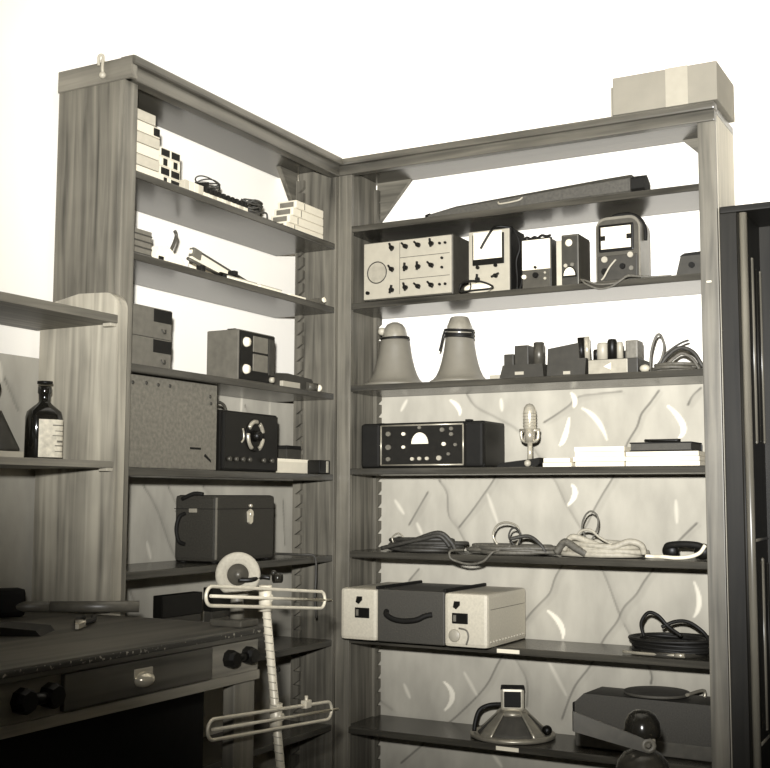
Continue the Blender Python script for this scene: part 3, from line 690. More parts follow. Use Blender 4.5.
mb = MB(); mb.cyl((.235, .075, .162), (.235, .075, .170), .04, n=30); mb.cyl((.235, .075, .170), (.235, .075, .178), .098, n=48); mb.build('turntable', DISC, rc)
mb = MB(); mb.tube([(.365, .13, .163), (.365, .13, .182), (.355, .10, .184), (.338, .04, .180)], .005, 8, smooth=4); mb.build('tone_arm', STEEL, rc)
MB().box(-.030, .001, .05, .12, .05, .125, .006).build('handle', BLACKM, rc)
mb = MB()
for x in (.03, .37):
    for y in (.02, .13): mb.cyl((x, y, 0), (x, y, .006), .012, n=12)
mb.build('feet', RUBBER, rc)

# ------------------------------------------------------------------ left bookcase: local x runs along the shelf, local y into it
LR = PI/2
def lthing(name, label, cat, y, zz, front=-.03, group=None, rz=0): return thing(name, label, cat, (front, y, zz), LR+rz, group)

z = ZL[0]
G = 'small valve cartons on the top shelf of the left bookcase'
def carton(x0, x1, y0, y1, z0, z1, label, mat=WHITE, end=None, mark=None):
    t = lthing('carton', label, 'box', x0, z+z0, -y0, G)
    MB().box(0, x1-x0, 0, y1-y0, 0.0004, z1-z0, .001).build('carton_body', mat, t)
    if end: MB().box(x1-x0-.0005, x1-x0+.001, .003, y1-y0-.003, .003, z1-z0-.003).build('end_label', end, t)
    if mark: MB().box((x1-x0)*mark[0], (x1-x0)*mark[1], -.001, .001, (z1-z0)*.12, (z1-z0)*.88).build('front_label', BLACKM, t)
    return t
nm = ['lowest', 'second', 'third', 'fourth', 'fifth', 'topmost']
for k in range(6):
    carton(-1.055, -.918+(.02 if k in (0,) else 0)-(.02 if k == 5 else 0), .035, .12, .0315*k, .0315*(k+1)-.0022, 'white carton, %s of the tall stack against the end panel of the top left shelf' % nm[k],
           CREAM if k % 2 else WHITE, None, (.80, .985) if k == 4 else None)
for k in range(4):
    for j in range(2):
        carton(-.912+j*.045, -.869+j*.045, .037, .11, .027*k, .027*(k+1)-.001, '%s-ended small carton, %s of the %s column beside the tall white stack' % (('dark', 'white')[k % 2 if j == 0 else (k == 2)], nm[k], ('nearer', 'farther')[j]),
               WHITE, None, (.08, .92) if (k in (1, 3) or (j and k == 0)) else (.3, .7))
G2 = 'row of slim upright cartons on the top left shelf'
for k in range(14):
    y = -.812+k*.0225
    h = .036 if k < 4 else .020
    t = lthing('slim_carton', 'slim white carton with dark flap in the row along the top left shelf edge', 'box', y, z, -.028, G2)
    MB().box(0, .0195, 0, .05, .0004, h, .001).build('carton_body', WHITE if k % 3 else CREAM, t)
    if k >= 4: MB().box(.004, .0165, -.001, .048, h-.001, h+.017, .001).build('flap', BLACKM, t)
wr = lthing('wire_hank', 'tangled dark wire hank with a pointed end lying on the row of slim cartons', 'wire', -.70, z+.039, -.05)
mb = MB(); rr = random.Random(31)
for k in range(5):
    mb.tube([(.05+.05*math.cos(2*PI*i/10)+rr.uniform(-.006, .006), .02+.02*math.sin(2*PI*i/10), .016+.003*k+.012*math.sin(2*PI*i/10+k)) for i in range(10)], .0022, 6, True, smooth=4)
mb.build('hank', CORD_D, wr)
MB().prism([(-.02, .012), (.03, .026), (.03, .006)], .0, .012, 'Y').build('tip', BLACKM, wr)
cw = lthing('wire_hank', 'crumpled dark wire bundle at the far end of the slim carton row', 'wire', -.487, z, -.03)
mb = MB(); rr = random.Random(33)
for k in range(9):
    mb.tube([(.05+rr.uniform(.02, .05)*math.cos(2*PI*i/9), .03+.025*math.sin(2*PI*i/9), max(.004, .005+.007*k+rr.uniform(-.006, .006))) for i in range(9)], .0032, 6, True, smooth=3)
mb.tube([(.09, .02, .03), (.12, .02, .035), (.125, .02, .015), (.11, .02, .008)], .003, 6, smooth=4)
mb.build('hank', CORD_D, cw)
G3 = 'long white tube cartons stacked at the corner end of the top left shelf'
for k in range(4):
    t = lthing('tube_carton', 'long white tube carton, %s of its pile near the bookcase corner' % ['lowest', 'second', 'third', 'topmost'][k], 'box', -.275+.02*k, z+.0285*k, -.035, G3)
    MB().box(0, .235-.02*k, 0, .075, .0004, .0278, .004).build('carton_body', WHITE, t)
    MB().box(-.0008, .002, .01, .065, .005, .022).build('end_label', MID, t)
    MB().box(.05, .054, -.0008, .001, .003, .025).build('seam', MID, t)
kn = lthing('pointed_tool', 'dark pointed tool poking out from the pile of white tube cartons', 'tool', -.345, z+.0, -.14)
mb = MB(); mb.cyl((0, 0, .098), (.04, 0, .095), .001, .010, 12); mb.cyl((.04, 0, .095), (.07, 0, .092), .010, n=12); mb.box(.03, .068, -.01, .01, .0005, .087, .002); mb.build('tool_body', BLACKM, kn)

z = ZL[1]
c2 = lthing('carton', 'brown ribbed carton against the end panel on the second left shelf', 'box', -1.05, z, -.05)
MB().box(0, .125, 0, .11, .0004, .082, .002).build('carton_body', MID, c2)
mb = MB()
for k in range(4): mb.box(.002, .1255, -.001, .001, .012+.018*k, .016+.018*k)
mb.build('ribs', DARK, c2)
pl = lthing('paper_parcel', 'crumpled white paper parcel beside the brown ribbed carton', 'papers', -.915, z, -.05)
mb = MB(); mb.prism([(0, 0), (.13, 0), (.14, .02), (.11, .045), (.09, .04), (.06, .058), (.02, .05)], 0, .09, 'Y'); mb.build('wrapping', PAPER, pl)
mb = MB(); mb.box(.02, .04, -.003, .0, .006, .022); mb.build('tie', BLACKM, pl)
fr = lthing('rod', 'small dark bent rod standing up from the white paper parcel', 'rod', -.83, z, -.065)
MB().tube([(.005, 0, .050), (.02, 0, .075), (.03, 0, .10), (.022, 0, .112)], .005, 8, smooth=4).build('rod_body', DARKM, fr)
tl = lthing('soldering_iron', 'dark slim soldering tool lying along the edge of the second left shelf', 'tool', -.78, z, -.028)
mb = MB(); mb.cyl((0, .01, .034), (.17, .012, .010), .005, n=10); mb.build('shaft', DARKM, tl)
mb = MB(); mb.cyl((.16, .012, .0115), (.25, .014, .0115), .011, n=14); mb.build('handle', BLACK, tl)
mb = MB(); mb.box(.055, .075, .002, .022, 0, .025, .002); mb.box(.215, .235, .0, .026, .02, .036, .003); mb.build('rest', BLACKM, tl)
fo = lthing('leaning_folder', 'white folder propped at a slant with dark edge, middle of second left shelf', 'folder', -.655, z, -.12)
mb = MB(); mb.prism([(.0, .0), (.0, .092), (.03, .092), (.44, .006), (.44, 0)], .0, .012, 'Y'); mb.build('leaf', PAPER, fo)
mb = MB(); mb.tube([(.0, -.002, .096), (.05, -.002, .087), (.44, -.002, .010)], .0032, 6); mb.build('edge', DARKM, fo)
mb = MB(); mb.box(-.016, .022, -.006, .014, .070, .098, .002, Matrix.Rotation(.2, 4, 'Y')); mb.build('corner_clip', MID, fo)
for k, (a, l, lab) in enumerate(((-.60, .15, 'flat white booklet at the shelf edge below the slanted folder'), (-.43, .12, 'pale small booklet near the low end of the slanted folder'))):
    t = lthing('booklet', lab, 'booklet', a, z, -.025)
    MB().box(0, l, 0, .08, .0004, .012, .001).build('pages', PAPER, t); MB().box(-.001, l+.001, -.001, .081, .012, .0145, .0005).build('cover', CREAM if k else PALE, t)
sl = lthing('white_slab', 'white slab lying at the corner end of the second left shelf', 'slab', -.20, z, -.065)
MB().box(0, .10, 0, .10, .0004, .024, .002).build('slab_body', PAPER, sl)
sw = lthing('small_switch', 'tiny switch box with a white cap in the corner end of the second left shelf', 'switch', -.09, z, -.022)
MB().box(0, .045, 0, .04, .0004, .022, .002).build('switch_body', DARKM, sw); mb = MB(); mb.cyl((.03, .0, .018), (.03, -.007, .02), .009, n=14); mb.build('cap', PAPER, sw)

z = ZL[2]
for k in range(2):
    t = lthing('card_file', ('lower', 'upper')[k]+' of two grey file boxes with dark labels on the third left shelf', 'box', -1.05, z+.0855*k, -.045, 'two grey file boxes')
    MB().box(0, .213, 0, .14, .0004, .085, .002).build('file_body', plain('grey_board', .105, .7), t)
    MB().box(.135, .2135, -.0012, .001, .046, .082, .0005).build('label_plate', BLACKM, t)
    mb = MB(); mb.tube([(.168, -.002, .028), (.172, -.006, .018), (.180, -.006, .018), (.184, -.002, .028)], .0022, 6, smooth=3); mb.build('finger_pull', DARK, t)
rl = lthing('table_radio', 'small dark table radio with grey grille and two white knobs, third left shelf', 'radio', -.530, z, -.03)
w_, h_ = .195, .160
MB().box(0, w_, .004, .125, .004, h_, .004).build('cabinet', plain('radio_cabinet', .105, .5), rl)
MB().box(.004, w_-.003, 0, .006, .006, h_-.004, .002).build('front_panel', BLACK, rl)
MB().box(.070, .150, -.003, .001, .096, .146, .002).build('dial_window', MID, rl)
MB().box(.070, .150, -.003, .001, .036, .090, .002).build('grille', MID, rl)
MB().box(.155, .188, -.003, .001, .030, .146, .002).build('side_grille', DARK, rl)
for v in (.122, .038):
    mb = MB(); mb.lathe([(0, -.014), (.012, -.013), (.0155, -.004), (.0155, 0)], (.032, 0, v), 'Y', 24); mb.build('knob', PAPER, rl)
mb = MB(); mb.lathe([(0, -.012), (.008, -.012), (.010, 0)], (.17, 0, .016), 'Y', 16); mb.build('switch', PALE, rl)
MB().prism([(.10, .0), (.16, .0), (.15, .008), (.105, .010)], .05, .08, 'Y').build('top_knob', BLACK, rl, loc=(-.06, 0, h_))
ft = lthing('adapter_box', 'low dark adapter with bright end plate, right of the small table radio', 'adapter', -.325, z, -.035)
mb = MB(); mb.prism([(0, 0), (.27, 0), (.275, .015), (.25, .045), (.10, .052), (.0, .045)], .02, .12, 'Y'); mb.build('adapter_body', DARK, ft)
MB().box(.055, .16, .008, .022, .004, .024, .002).build('name_strip', PALE, ft)
mb = MB(); mb.cyl((.215, .02, .018), (.275, .01, .017), .015, n=14); mb.build('end_plug', DARKM, ft)
mb = MB(); mb.sphere((.268, .004, .016), .0125); mb.build('lens', PAPER, ft)

z = ZL[3]
gc = lthing('steel_cabinet', 'large speckled grey steel instrument case filling the left end of its shelf', 'case', -1.06, z, -.028)
MB().box(0, .420, 0, .15, .0004, .2505, .003).build('shell', GREY, gc)
for x, v in ((.045, .228), (.10, .231), (.15, .230), (.20, .231), (.385, .215), (.39, .195)): MB().sphere((x, -.0005, v), .0055, (1, .5, 1), 10, 8).build('screw', DARK, gc)
MB().prism([(.36, .04), (.395, .022), (.392, .03), (.365, .047)], -.001, .001, 'Y').build('scratch_mark', BLACKM, gc)
MB().box(.295, .345, -.0008, .001, .058, .064).build('slot', BLACKM, gc)
dl = lthing('dial_instrument', 'black instrument with round silvered dial, between grey steel case and white tray', 'instrument', -.615, z, -.03)
w_, h_ = .300, .182
MB().box(0, w_, .004, .14, 0, h_, .004).build('case', BLACK, dl)
MB().box(.012, w_-.006, -.004, .006, .006, h_-.006, .002).build('front_panel', plain('black_panel', .009, .4, spec=.25), dl)
mb = MB(); mb.lathe([(.0, -.002), (.038, -.002), (.048, -.004), (.050, .001)], (.165, -.004, .110), 'Y', 36); mb.build('dial', BLACK, dl)
mb = MB()
for a0, a1 in ((.25, 1.0), (1.35, 2.6), (3.0, 4.2), (5.2, 6.1)):
    mb.tube([(.165+.040*math.cos(a0+(a1-a0)*i/8), -.008, .110+.044*math.sin(a0+(a1-a0)*i/8)) for i in range(9)], .007, 8)
mb.build('dial_scale', STEEL, dl)
mb = MB(); mb.lathe([(0, -.024), (.014, -.022), (.018, 0)], (.165, -.004, .110), 'Y', 20); mb.build('tuning_knob', BLACK, dl)
for x in (.03, .065, .10, .135, .21, .255):
    mb = MB(); mb.cyl((x, -.004, .036), (x, -.014, .036), .0065, n=12); mb.build('knob', DARKM, dl)
mb = MB(); mb.tube([(.092+.008*math.cos(.0), -.006, .13), (.105, -.006, .118), (.105, -.006, .098), (.095, -.006, .088)], .003, 6, smooth=4); mb.build('pointer', STEEL, dl)
MB().tube([(.02, .07, h_-.004), (.03, .07, h_+.022), (.07, .07, h_+.03), (.105, .07, h_+.022), (.12, .07, h_-.004)], .005, 8, smooth=5).build('carrying_handle', DARKM, dl)
tr = lthing('white_tray', 'white card tray beside the black dial instrument', 'tray', -.285, z, -.055)
MB().box(0, .20, 0, .13, .0004, .045, .003).build('tray_body', WHITE, tr)
MB().box(-.001, .201, -.001, .131, .036, .047, .002).build('lid', PAPER, tr)
db = lthing('small_box', 'small dark box standing on the white card tray', 'box', -.155, z+.0475, -.10)
MB().box(0, .085, 0, .05, .0004, .045, .002).build('box_body', DARK, db); MB().box(-.001, .086, -.001, .051, .034, .047, .002).build('lid', BLACKM, db)
tn = lthing('tin', 'small black tin with pale band in the corner end below the third left shelf', 'tin', -.100, z, -.004)
MB().box(0, .066, 0, .05, .0004, .046, .003).build('tin_body', BLACK, tn); MB().box(.040, .054, -.001, .002, .004, .043, .001).build('band', PALE, tn)

z = ZL[4]
gm = lthing('portable_gramophone', 'dark leathercloth portable case with bright front latch and side handle', 'case', -.645, z, -.02)
w_, h_, d_ = .305, .200, .155
MB().box(0, w_, 0, d_, .004, h_, .012).build('body', LEATHER, gm)
MB().box(-.0012, .004, -.0012, .004, .012, h_-.008, .001).build('edge_binding', MID, gm)
MB().box(-.001, w_+.001, -.0012, d_+.001, h_*.79, h_*.80).build('lid_seam', BLACKM, gm)
mb = MB(); mb.prism([(.155, .118), (.165, .112), (.175, .118), (.178, .150), (.165, .158), (.152, .150)], -.007, .001, 'Y'); mb.cyl((.165, 0, .142), (.165, -.011, .142), .008, n=14); mb.cyl((.165, 0, .168), (.165, -.008, .168), .005, n=10); mb.build('latch', CHROME, gm)
MB().tube([(-.002, .115, .145), (-.022, .12, .135), (-.028, .125, .10), (-.022, .12, .065), (-.002, .115, .055)], .006, 8, smooth=5).build('handle', BLACKM, gm)
MB().box(-.006, .0, .07, .098, .148, .160, .002).build('side_catch', STEEL, gm)
mb = MB(); mb.tube([(-.01, .12, h_-.012), (-.006, .08, h_+.004), (.0, .05, h_+.002)], .006, 8, smooth=3)
for x in (.02, w_-.02):
    for y in (.02, d_-.02): mb.cyl((x, y, 0), (x, y, .006), .01, n=10)
mb.build('corner_pads', BLACKM, gm)
cl = lthing('cable_bundle', 'thin dark lead lying by the portable case and hanging over the shelf edge', 'cable', -.32, z, -.03)
mb = MB(); mb.tube([(0, .06, .006), (.04, .05, .012), (.10, .03, .010), (.15, .0, .006), (.18, -.033, .0), (.185, -.036, -.06), (.18, -.036, -.13), (.19, -.036, -.20)], .004, 8, smooth=6); mb.build('lead', CORD_D, cl)

z = ZL[5]
for y, l, h, lab in ((-.865, .175, .062, 'small black box on the lower left shelf, seen just above the workbench end'), (-.64, .16, .07, 'black box on the lower left shelf behind the white grinding wheel')):
    t = lthing('battery_box', lab, 'box', y, .718, -.035)
    # stands on a wooden block so that its top shows over the bench
    MB().box(0, l, 0, .028, .0004, .142, .002).build('lower_case', DARK, t)
    MB().box(-.002, l+.002, -.003, .031, .1425, .142+h, .003).build('upper_case', BLACK, t)

# ------------------------------------------------------------------ workbench
BT = .90; XB = .49; YE = -1.157
wbn = thing('workbench', 'worn dark wooden workbench with one wide drawer, in front of the left bookcase', 'workbench', (0, YE, 0))
def bx(x0, x1, y0, y1, z0, z1, b=0): return MB().box(x0, x1, y0-YE, y1-YE, z0, z1, b)
bx(-.245, XB+.014, -2.35, YE, BT-.026, BT, .003).build('bench_top', W_BT['Y'], wbn)
bx(XB-.002, XB+.016, -2.348, YE-.001, BT-.016, BT-.004, .003).build('edge_strip', speckled('worn_edge'), wbn, label='chipped worn front edge')
bx(XB-.022, XB, -2.34, YE-.003, .800, BT-.026, .002).build('apron', W_BE['Y'], wbn)
bx(XB-.026, XB+.006, -2.34, YE-.003, .780, .801, .002).build('lower_rail', wood('rail_wood', .13, .26, 'Y', .5), wbn)
bx(-.23, XB-.03, YE-.03, YE-.006, .780, BT-.026, .002).build('apron', W_BE['X'], wbn)
for x0, y0 in ((XB-.082, YE-.085), (-.225, YE-.085), (XB-.082, -2.33), (-.225, -2.33)):
    bx(x0+(.045 if x0 > 0 else 0), x0+.077, y0, y0+.078, 0, .779 if x0 > 0 else BT-.026, .003).build('leg', W_BE['Z'], wbn)
dw = bx(XB-.004, XB+.010, -1.79, -1.345, .804, .872, .003).build('drawer', wood('drawer_wood', .03, .085, 'Y', .5), wbn)
mb = MB(); mb.sphere((XB+.010, -1.572-YE, .834), .026, (.85, 1.0, .62)); mb.box(XB+.006, XB+.012, -1.60-YE, -1.544-YE, .838, .856, .002); mb.build('cup_pull', CHROME, dw, label='shiny metal cup pull')
for ya, yb, r in ((-1.888, -1.821, .0235), (-1.276, -1.207, .020)):
    mb = MB(); ang = [2*PI*i/8 for i in range(8)]
    for y in (ya, yb):
        c0 = y-YE
        mb._rings([[Vector((XB+d, c0+rr_*math.cos(a), .838+rr_*math.sin(a))) for a in ang] for d, rr_ in ((-.002, r), (.016, r), (.026, r*.8))], smooth=False)
    mb.cyl((XB+.012, ya-YE, .838), (XB+.012, yb-YE, .838), r*.45, n=12)
    mb.build('terminal_knobs', BLACK, wbn)
bx(.33, .345, -2.3, YE-.012, .02, .79, .001).build('kneehole_shade', BLACKM, wbn, label='added black sheet standing in for the shade under the bench')  # added black sheet: puts the deep shade under the bench into colour
bx(-.245, -.232, -2.33, YE-.01, .10, .86, .001).build('back_board', W_BT['Y'], wbn)

# things on the bench
ml = thing('mallet', 'wooden-handled mallet with dark head lying along the back of the workbench', 'mallet', (0, 0, BT))
mb = MB(); mb.cyl((.108, -1.128, .022), (-.06, -1.262, .024), .0145, .0135, 18); mb.cyl((-.06, -1.262, .024), (-.16, -1.33, .026), .0135, .012, 18); mb.build('handle', wood('mallet_handle', .06, .12, 'X', .4), ml)
M_ = Matrix.Translation((-.165, -1.335, .0345)) @ Matrix.Rotation(-.55, 4, 'Z')
mb = MB(); mb.box(-.03, .03, -.065, .065, -.034, .034, .012, M_); mb.build('head', BLACKM, ml)
pr = thing('pliers', 'pair of pliers lying on the workbench in front of the mallet', 'pliers', (.17, -1.40, BT), 2.2)
for s in (-1, 1):
    mb = MB(); mb.tube([(.0, 0, .008), (.04, s*.012, .008), (.09, s*.018, .008), (.15, s*.012, .008)], .0065, 8, smooth=4); mb.build('grip', RUBBER, pr)
mb = MB(); mb.cyl((0, 0, .002), (0, 0, .016), .012, n=16); mb.prism([(-.06, -.004), (-.06, .004), (-.01, .011), (.01, .011), (.01, -.011), (-.01, -.011)], .003, .013, 'Z'); mb.build('jaws', CHROME, pr)
rg = thing('rag', 'dark folded cloth on the workbench top by the mallet head', 'cloth', (.05, -1.60, BT), .5)
mb = MB(); mb.prism([(-.15, 0), (.16, 0), (.15, .012), (.06, .020), (0, .013), (-.08, .022), (-.14, .012)], -.05, .06, 'Y'); mb.build('folds', plain('dark_rag', .02, .9), rg)
sk = thing('rivet_tin', 'small bright-topped tin at the left end of the workbench top', 'tin', (.20, -1.77, BT))
mb = MB(); mb.lathe([(0, .0005), (.02, .0005), (.02, .022), (.0, .022)], n=20); mb.build('tin_body', BLACK, sk); mb = MB(); mb.sphere((0, 0, .022), .013, (1, 1, .6)); mb.build('knob', CHROME, sk)

gr = thing('bench_grinder', 'hand bench grinder with white stone wheel on the workbench corner', 'grinder', (.447, -1.195, BT))
ax = Vector((math.sin(.9)*.55, -math.cos(.9)*.85, 0)).normalized()
# wheel axis points roughly towards the room, wheel centre above the foot
cz = .116
base = MB().box(-.045, .045, -.035, .035, .0005, .016, .004).build('foot', DARKM, gr)
mb = MB(); mb.cyl((0, .01, .014), (0, .01, cz-.012), .017, .013, 16); mb.cyl((0, .012, cz), (0, .012, cz), .02) if False else None; mb.build('post', MID, gr)
axv = Vector((.62, -.78, .05)).normalized()
ctr = Vector((0, .01, cz))+axv*.018
def ring_on(axis, c, prof, n=44):
    u = axis.orthogonal().normalized(); v = axis.cross(u)
    return [[c+axis*h+(u*math.cos(2*PI*j/n)+v*math.sin(2*PI*j/n))*max(r, 1e-5) for j in range(n)] for r, h in prof]
mb = MB(); mb._rings(ring_on(axv, ctr, ((.025, -.011), (.047, -.011), (.0515, -.007), (.0515, .007), (.047, .011), (.034, .011), (.029, .006), (.025, .006))), closed=True); mb.build('stone_wheel', STONE, gr, label='white ring-shaped stone')
mb = MB(); mb._rings(ring_on(axv, ctr, ((.0, -.03), (.0255, -.03), (.0255, -.002), (.013, .000), (.010, .018), (0, .019)), 24)); mb.build('hub', DARKM, gr)
side = Vector((.78, .62, 0))
mb = MB(); p0 = ctr-axv*.0+Vector((0, 0, -.012))
mb.tube([p0+axv*.012, p0+axv*.014+side*.03+Vector((0, 0, .0)), p0+side*.055+Vector((0, 0, .006)), p0+side*.075+Vector((0, 0, .004))], .0055, 8, smooth=4)
mb.build('crank', BLACK, gr)
mb = MB(); q = p0+side*.082+Vector((0, 0, .004)); mb.cyl(q, q+Vector((.012, .016, .0)), .012, n=14); mb.sphere(q+Vector((0, 0, .011)), .007); mb.build('nut', DSTEEL, gr)

# ------------------------------------------------------------------ folded dipole aerial leaning on the bench corner
an = thing('aerial', 'upright aerial pole with two long wire-loop elements, leaning by the workbench corner', 'aerial', (.532, -1.02, 0))
def ay(y): return y+1.02
def pole_at(zz): return Vector((0, rel(ay(-1.20), 0, (1.0-zz)/1.0), zz))
mb = MB(); mb.cyl(pole_at(.985), pole_at(0.0), .0092, .0115, 18); mb.build('pole', ALU, an)
mb = MB()
for k in range(26):
    zz = .93-.018*k; p = pole_at(zz); p2 = pole_at(zz-.012)
    mb.tube([p+Vector((.0098*math.cos(a), .0098*math.sin(a), -.012*a/(2*PI))) for a in [2*PI*i/12 for i in range(13)]], .0013, 6)
mb.build('twisted_lead', PALE, an, label='thin lead wound round the pole')
def loop_el(name, yl, zl, yr, zr, half, pin, xo):
    n = 12; P = []
    a, b = Vector((0, ay(yl), zl)), Vector((0, ay(yr), zr)); d = (b-a); L_ = d.length; d.normalize(); up = Vector((0, -d.z, d.y))
    for i in range(n+1): t = -PI/2+PI*i/n; P.append(b-d*half+d*half*math.cos(t)+up*half*math.sin(t))
    for i in range(n+1): t = PI/2+PI*i/n; P.append(a+d*half+d*half*math.cos(t)+up*half*math.sin(t))
    off = Vector((xo, 0, 0)); mb = MB(); mb.tube([p+off for p in P], .0039, 10, True); e = mb.build(name, ALU, an)
    mb = MB(); mb.cyl(a+d*half*.8+off, b+d*pin+off, .0036, n=10); mb.build('centre_rod', ALU, e)
    mid = pole_at((zl+zr)/2); mb = MB(); mb.cyl(mid+Vector((0, 0, -half-.01)), mid+Vector((0, 0, half+.008)), .0150, n=16); mb.cyl(mid, mid+off, .009, n=12); mb.build('clamp', ALU, e)
    return e, d, up
e, d, up = loop_el('loop_element', -1.436, .990, -.962, .945, .020, .03, .016)
e, d, up = loop_el('loop_element', -1.425, .714, -.930, .678, .021, .03, .018)
p = Vector((.018, ay(-1.045), .709)); mb = MB(); mb.box(p.x-.008, p.x+.008, p.y-.012, p.y+.012, p.z-.008, p.z+.010, .002); mb.cyl(p, p+Vector((0, 0, .02)), .004, n=10); mb.build('clip', ALU, e)
mb = MB(); mb.cyl(pole_at(.80)+Vector((-.002, .018, 0)), pole_at(.80)+Vector((-.002, .028, 0)), .007, n=10); mb.build('wing_nut', BLACKM, an)

# ------------------------------------------------------------------ small wall shelves left
ws = thing('wall_shelf', 'pale plank-ended open shelves above the workbench, against the end of the left bookcase', 'shelf', (0, -1.1505, 0))
def rounded_plank(y0, y1):
    P = [(-.236, .0), (.034, .0), (.034, 1.675)]
    P += [(.034-.045+.045*math.cos(a), 1.675+.045*math.sin(a)) for a in [PI/2*i/8 for i in range(1, 9)]]
    P += [(-.10, 1.724), (-.236, 1.700)]
    return MB().prism(P, y0, y1, 'Y')
rounded_plank(0, .038).build('end_panel', W_PL['Z'], ws)
MB().box(-.245, .034, -1.26, -1.222, .905, 1.72, .003).build('end_panel', W_PL['Z'], ws)
MB().box(-.250, .036, -1.222, -.001, 1.636, 1.658, .002).build('shelf', W_PN['Y'], ws)
MB().box(-.250, .034, -1.222, -.001, 1.266, 1.284, .002).build('shelf', W_BE['Y'], ws)
mb = MB(); mb.box(.005, .033, -.024, -.002, 1.627, 1.636, .002); mb.box(.005, .033, -.024, -.002, 1.258, 1.266, .002); mb.build('bracket', PALE, ws)

bt = thing('bottle', 'dark glass medicine bottle with pale printed label on the lower wall shelf', 'bottle', (-.137, -1.225, 1.2848), 1.16)
mb = MB(); rings = []
for zz, rx_, ry_ in ((.001, .050, .034), (.006, .056, .038), (.115, .056, .038), (.130, .052, .035), (.142, .038, .028), (.150, .022, .020), (.156, .016, .016), (.176, .016, .016), (.180, .019, .019), (.196, .019, .019), (.198, .016, .016)):
    k = .62 if zz < .14 else 1.0
    rx_ *= (.80 if zz < .145 else .92); ry_ *= (.84 if zz < .145 else .92); zz *= .96
    rings.append([Vector((rx_*math.copysign(abs(math.cos(a))**k, math.cos(a)), ry_*math.copysign(abs(math.sin(a))**k, math.sin(a)), zz)) for a in [2*PI*i/36 for i in range(36)]])
mb._rings(rings); mb.build('glass', GLASSD, bt)
mb = MB(); rings = []
def lab(a): 
    k = .62; return (.0458*math.copysign(abs(math.cos(a))**k, math.cos(a)), .0329*math.copysign(abs(math.sin(a))**k, math.sin(a)))
As = [rel(-PI*.62, -PI*.02, i/16) for i in range(17)]
for i in range(16):
    (x0, y0), (x1, y1) = lab(As[i]), lab(As[i+1]); f = 1.02
    mb._rings([[Vector((x0, y0, .008)), Vector((x1, y1, .008)), Vector((x1*f, y1*f, .008)), Vector((x0*f, y0*f, .008))], [Vector((x0, y0, .104)), Vector((x1, y1, .104)), Vector((x1*f, y1*f, .104)), Vector((x0*f, y0*f, .104))]], smooth=False)
lb_ = mb.build('paper_label', plain('bottle_label', .60, .6, var=.3, scale=60), bt)
mb = MB()
for zz, i0, i1, t in ((.088, 4, 13, .003), (.074, 5, 12, .002), (.062, 4, 13, .002), (.046, 6, 11, .005), (.036, 5, 12, .003), (.022, 5, 12, .002)):
    for i in range(i0, i1):
        (x0, y0), (x1, y1) = lab(As[i]), lab(As[i+1]); f, g = 1.015, 1.03
        mb._rings([[Vector((x0*f, y0*f, zz)), Vector((x1*f, y1*f, zz)), Vector((x1*g, y1*g, zz)), Vector((x0*g, y0*g, zz))], [Vector((x0*f, y0*f, zz+t)), Vector((x1*f, y1*f, zz+t)), Vector((x1*g, y1*g, zz+t)), Vector((x0*g, y0*g, zz+t))]], smooth=False)
mb.build('print_lines', PRINT, lb_)
mb = MB(); mb.cyl((0, 0, .196), (0, 0, .203), .0195, n=24); mb.build('cap', BLACK, bt)
pb = thing('paper_pad', 'pale paper pad on the lower wall shelf behind the bottle', 'papers', (-.235, -1.62, 1.284))
MB().box(0, .13, 0, .30, .0004, .020, .002).build('pages', CREAM, pb)
oc = thing('oil_can', 'dark oil can with sloping body and hooped wire handle, left of the bottle', 'oil can', (-.165, -1.365, 1.3045))
mb = MB(); mb.lathe([(0, .0), (.062, .0), (.064, .006), (.030, .075), (.018, .10), (0, .102)], n=36); mb.build('body', DARK, oc)
mb = MB(); mb.tube([(0, -.018, .098), (0, .0, .13), (0, .012, .150), (0, .010, .168), (0, -.02, .180), (0, -.06, .178)], .0045, 8, smooth=5); mb.build('handle', BLACKM, oc)
mb = MB(); mb.cyl((0, 0, .10), (0, -.09, .16), .010, .004, 14); mb.build('spout', DARKM, oc)

# ------------------------------------------------------------------ foreground metal fitting
fx, fy = 1.195, -.50
bl = thing('bell', 'dark polished double-domed bell fitting on a tall post, before the record player', 'bell', (fx, fy, 0))
mb = MB(); mb.cyl((0, 0, 0), (0, 0, .03), .16, .15, 40); mb.cyl((0, 0, .03), (0, 0, .47), .022, .020, 20); mb.build('post', BLACKM, bl)
zb = .468
mb = MB(); mb.lathe([(.0, zb), (.070, zb), (.072, zb+.006), (.070, zb+.045), (.062, zb+.075), (.046, zb+.096), (.026, zb+.106), (.016, zb+.110)], n=48); mb.build('lower_dome', plain('brushed_dark_metal', .045, .25, .3, var=.15), bl)
mb = MB(); mb.cyl((0, 0, zb+.105), (0, 0, zb+.150), .012, n=16); mb.build('spindle', DARKM, bl)
Mz = zb+.142
mb = MB(); mb.lathe([(.0, Mz), (.044, Mz-.004), (.0455, Mz), (.0455, Mz+.012), (.043, Mz+.030), (.034, Mz+.047), (.020, Mz+.057), (0, Mz+.060)], n=48); mb.build('upper_dome', DSTEEL, bl)
mb = MB(); ey = Vector((.5, -.86, 0)).normalized(); c0 = Vector((.0, 0, zb+.122))+ey*.035+Vector((.006, 0, 0))
mb.cyl(Vector((0, 0, zb+.122)), c0, .006, n=10)
mb._rings(ring_on(ey, c0, ((.008, -.006), (.018, -.006), (.018, .006), (.008, .006)), 24), closed=True); mb.build('eye_ring', MID, bl)
lf = Vector((-.878, -.479, 0)); q0 = c0+lf*.008; q1 = c0+lf*.185+Vector((0, 0, .058))
mb = MB(); th = ey*.006; up0, up1 = Vector((0, 0, .016)), Vector((0, 0, .024))
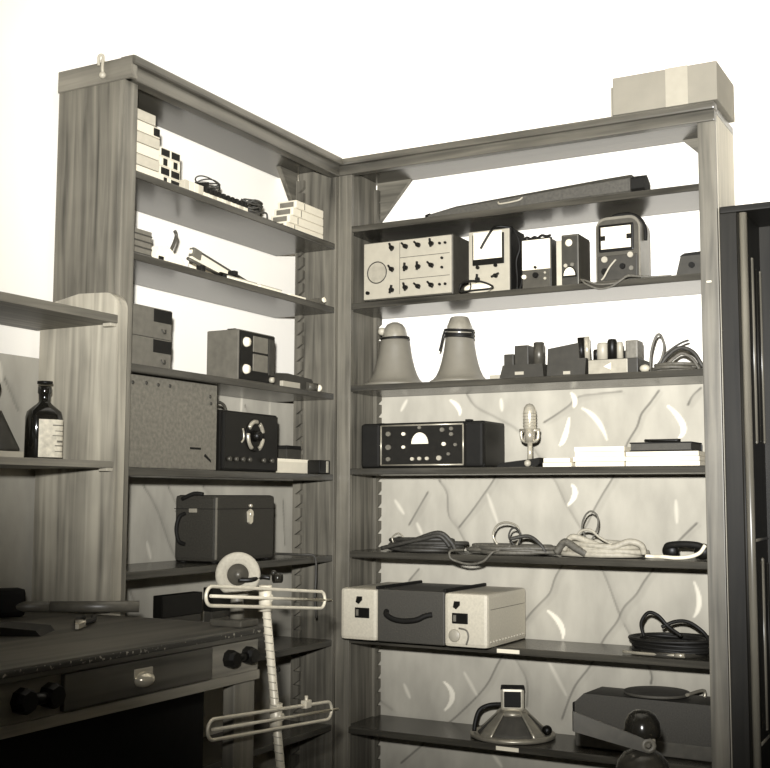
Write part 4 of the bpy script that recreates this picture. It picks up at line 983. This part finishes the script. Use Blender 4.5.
mb._rings([[q0-up0-th, q0-up0+th, q0+up0+th, q0+up0-th], [q1-up1-th, q1-up1+th, q1+up1+th, q1+up1-th]], smooth=False); mb.build('lever_arm', plain('lever_grey', .07, .6), bl)
mb = MB(); mb.sphere((.030, -.02, Mz-.010), .009); mb.build('striker', STEEL, bl)

# ------------------------------------------------------------------ lights: a photographer's flash beside the camera, and faint room light
def spot(name, loc, aim, power, size, blend, radius):
    l = bpy.data.lights.new(name, 'SPOT'); l.energy = power; l.spot_size = math.radians(size); l.spot_blend = blend; l.shadow_soft_size = radius
    l.color = (1, 1, 1)
    o = bpy.data.objects.new(name, l); COL.objects.link(o); o.location = loc
    o.rotation_euler = (Vector(aim)-Vector(loc)).to_track_quat('-Z', 'Y').to_euler()
    return o
spot('flash_lamp', (1.98, -3.42, 1.42), (.66, 0.1, 2.27), 1330, 69, 1.0, .04)
wl = bpy.data.worlds.new('room_air'); scn.world = wl; wl.use_nodes = True
bg = wl.node_tree.nodes['Background']; bg.inputs[0].default_value = (1, .98, .93, 1); bg.inputs[1].default_value = .06

# ------------------------------------------------------------------ camera
cam = bpy.data.cameras.new('camera'); co = bpy.data.objects.new('camera', cam); COL.objects.link(co); scn.camera = co
yaw, pit, rol, f = -.4995, .0955, -.0036, 1161.85
fw = Vector((math.sin(yaw)*math.cos(pit), math.cos(yaw)*math.cos(pit), math.sin(pit)))
rt = Vector((math.cos(yaw), -math.sin(yaw), 0)); upv = rt.cross(fw)
xa = rt*math.cos(rol)-upv*math.sin(rol); ya = rt*math.sin(rol)+upv*math.cos(rol)
M = Matrix((xa, ya, -fw)).transposed().to_4x4(); M.translation = Vector((2.0499, -3.4122, 1.2))
co.matrix_world = M
cam.sensor_fit = 'HORIZONTAL'; cam.sensor_width = 36; cam.lens = f/770*36; cam.clip_start = .05

vs = scn.view_settings
vs.view_transform = 'Standard'; vs.look = 'None'; vs.gamma = 1; vs.use_curve_mapping = False; vs.exposure = 0.0
try: scn.cycles.use_denoising = True
except Exception: pass
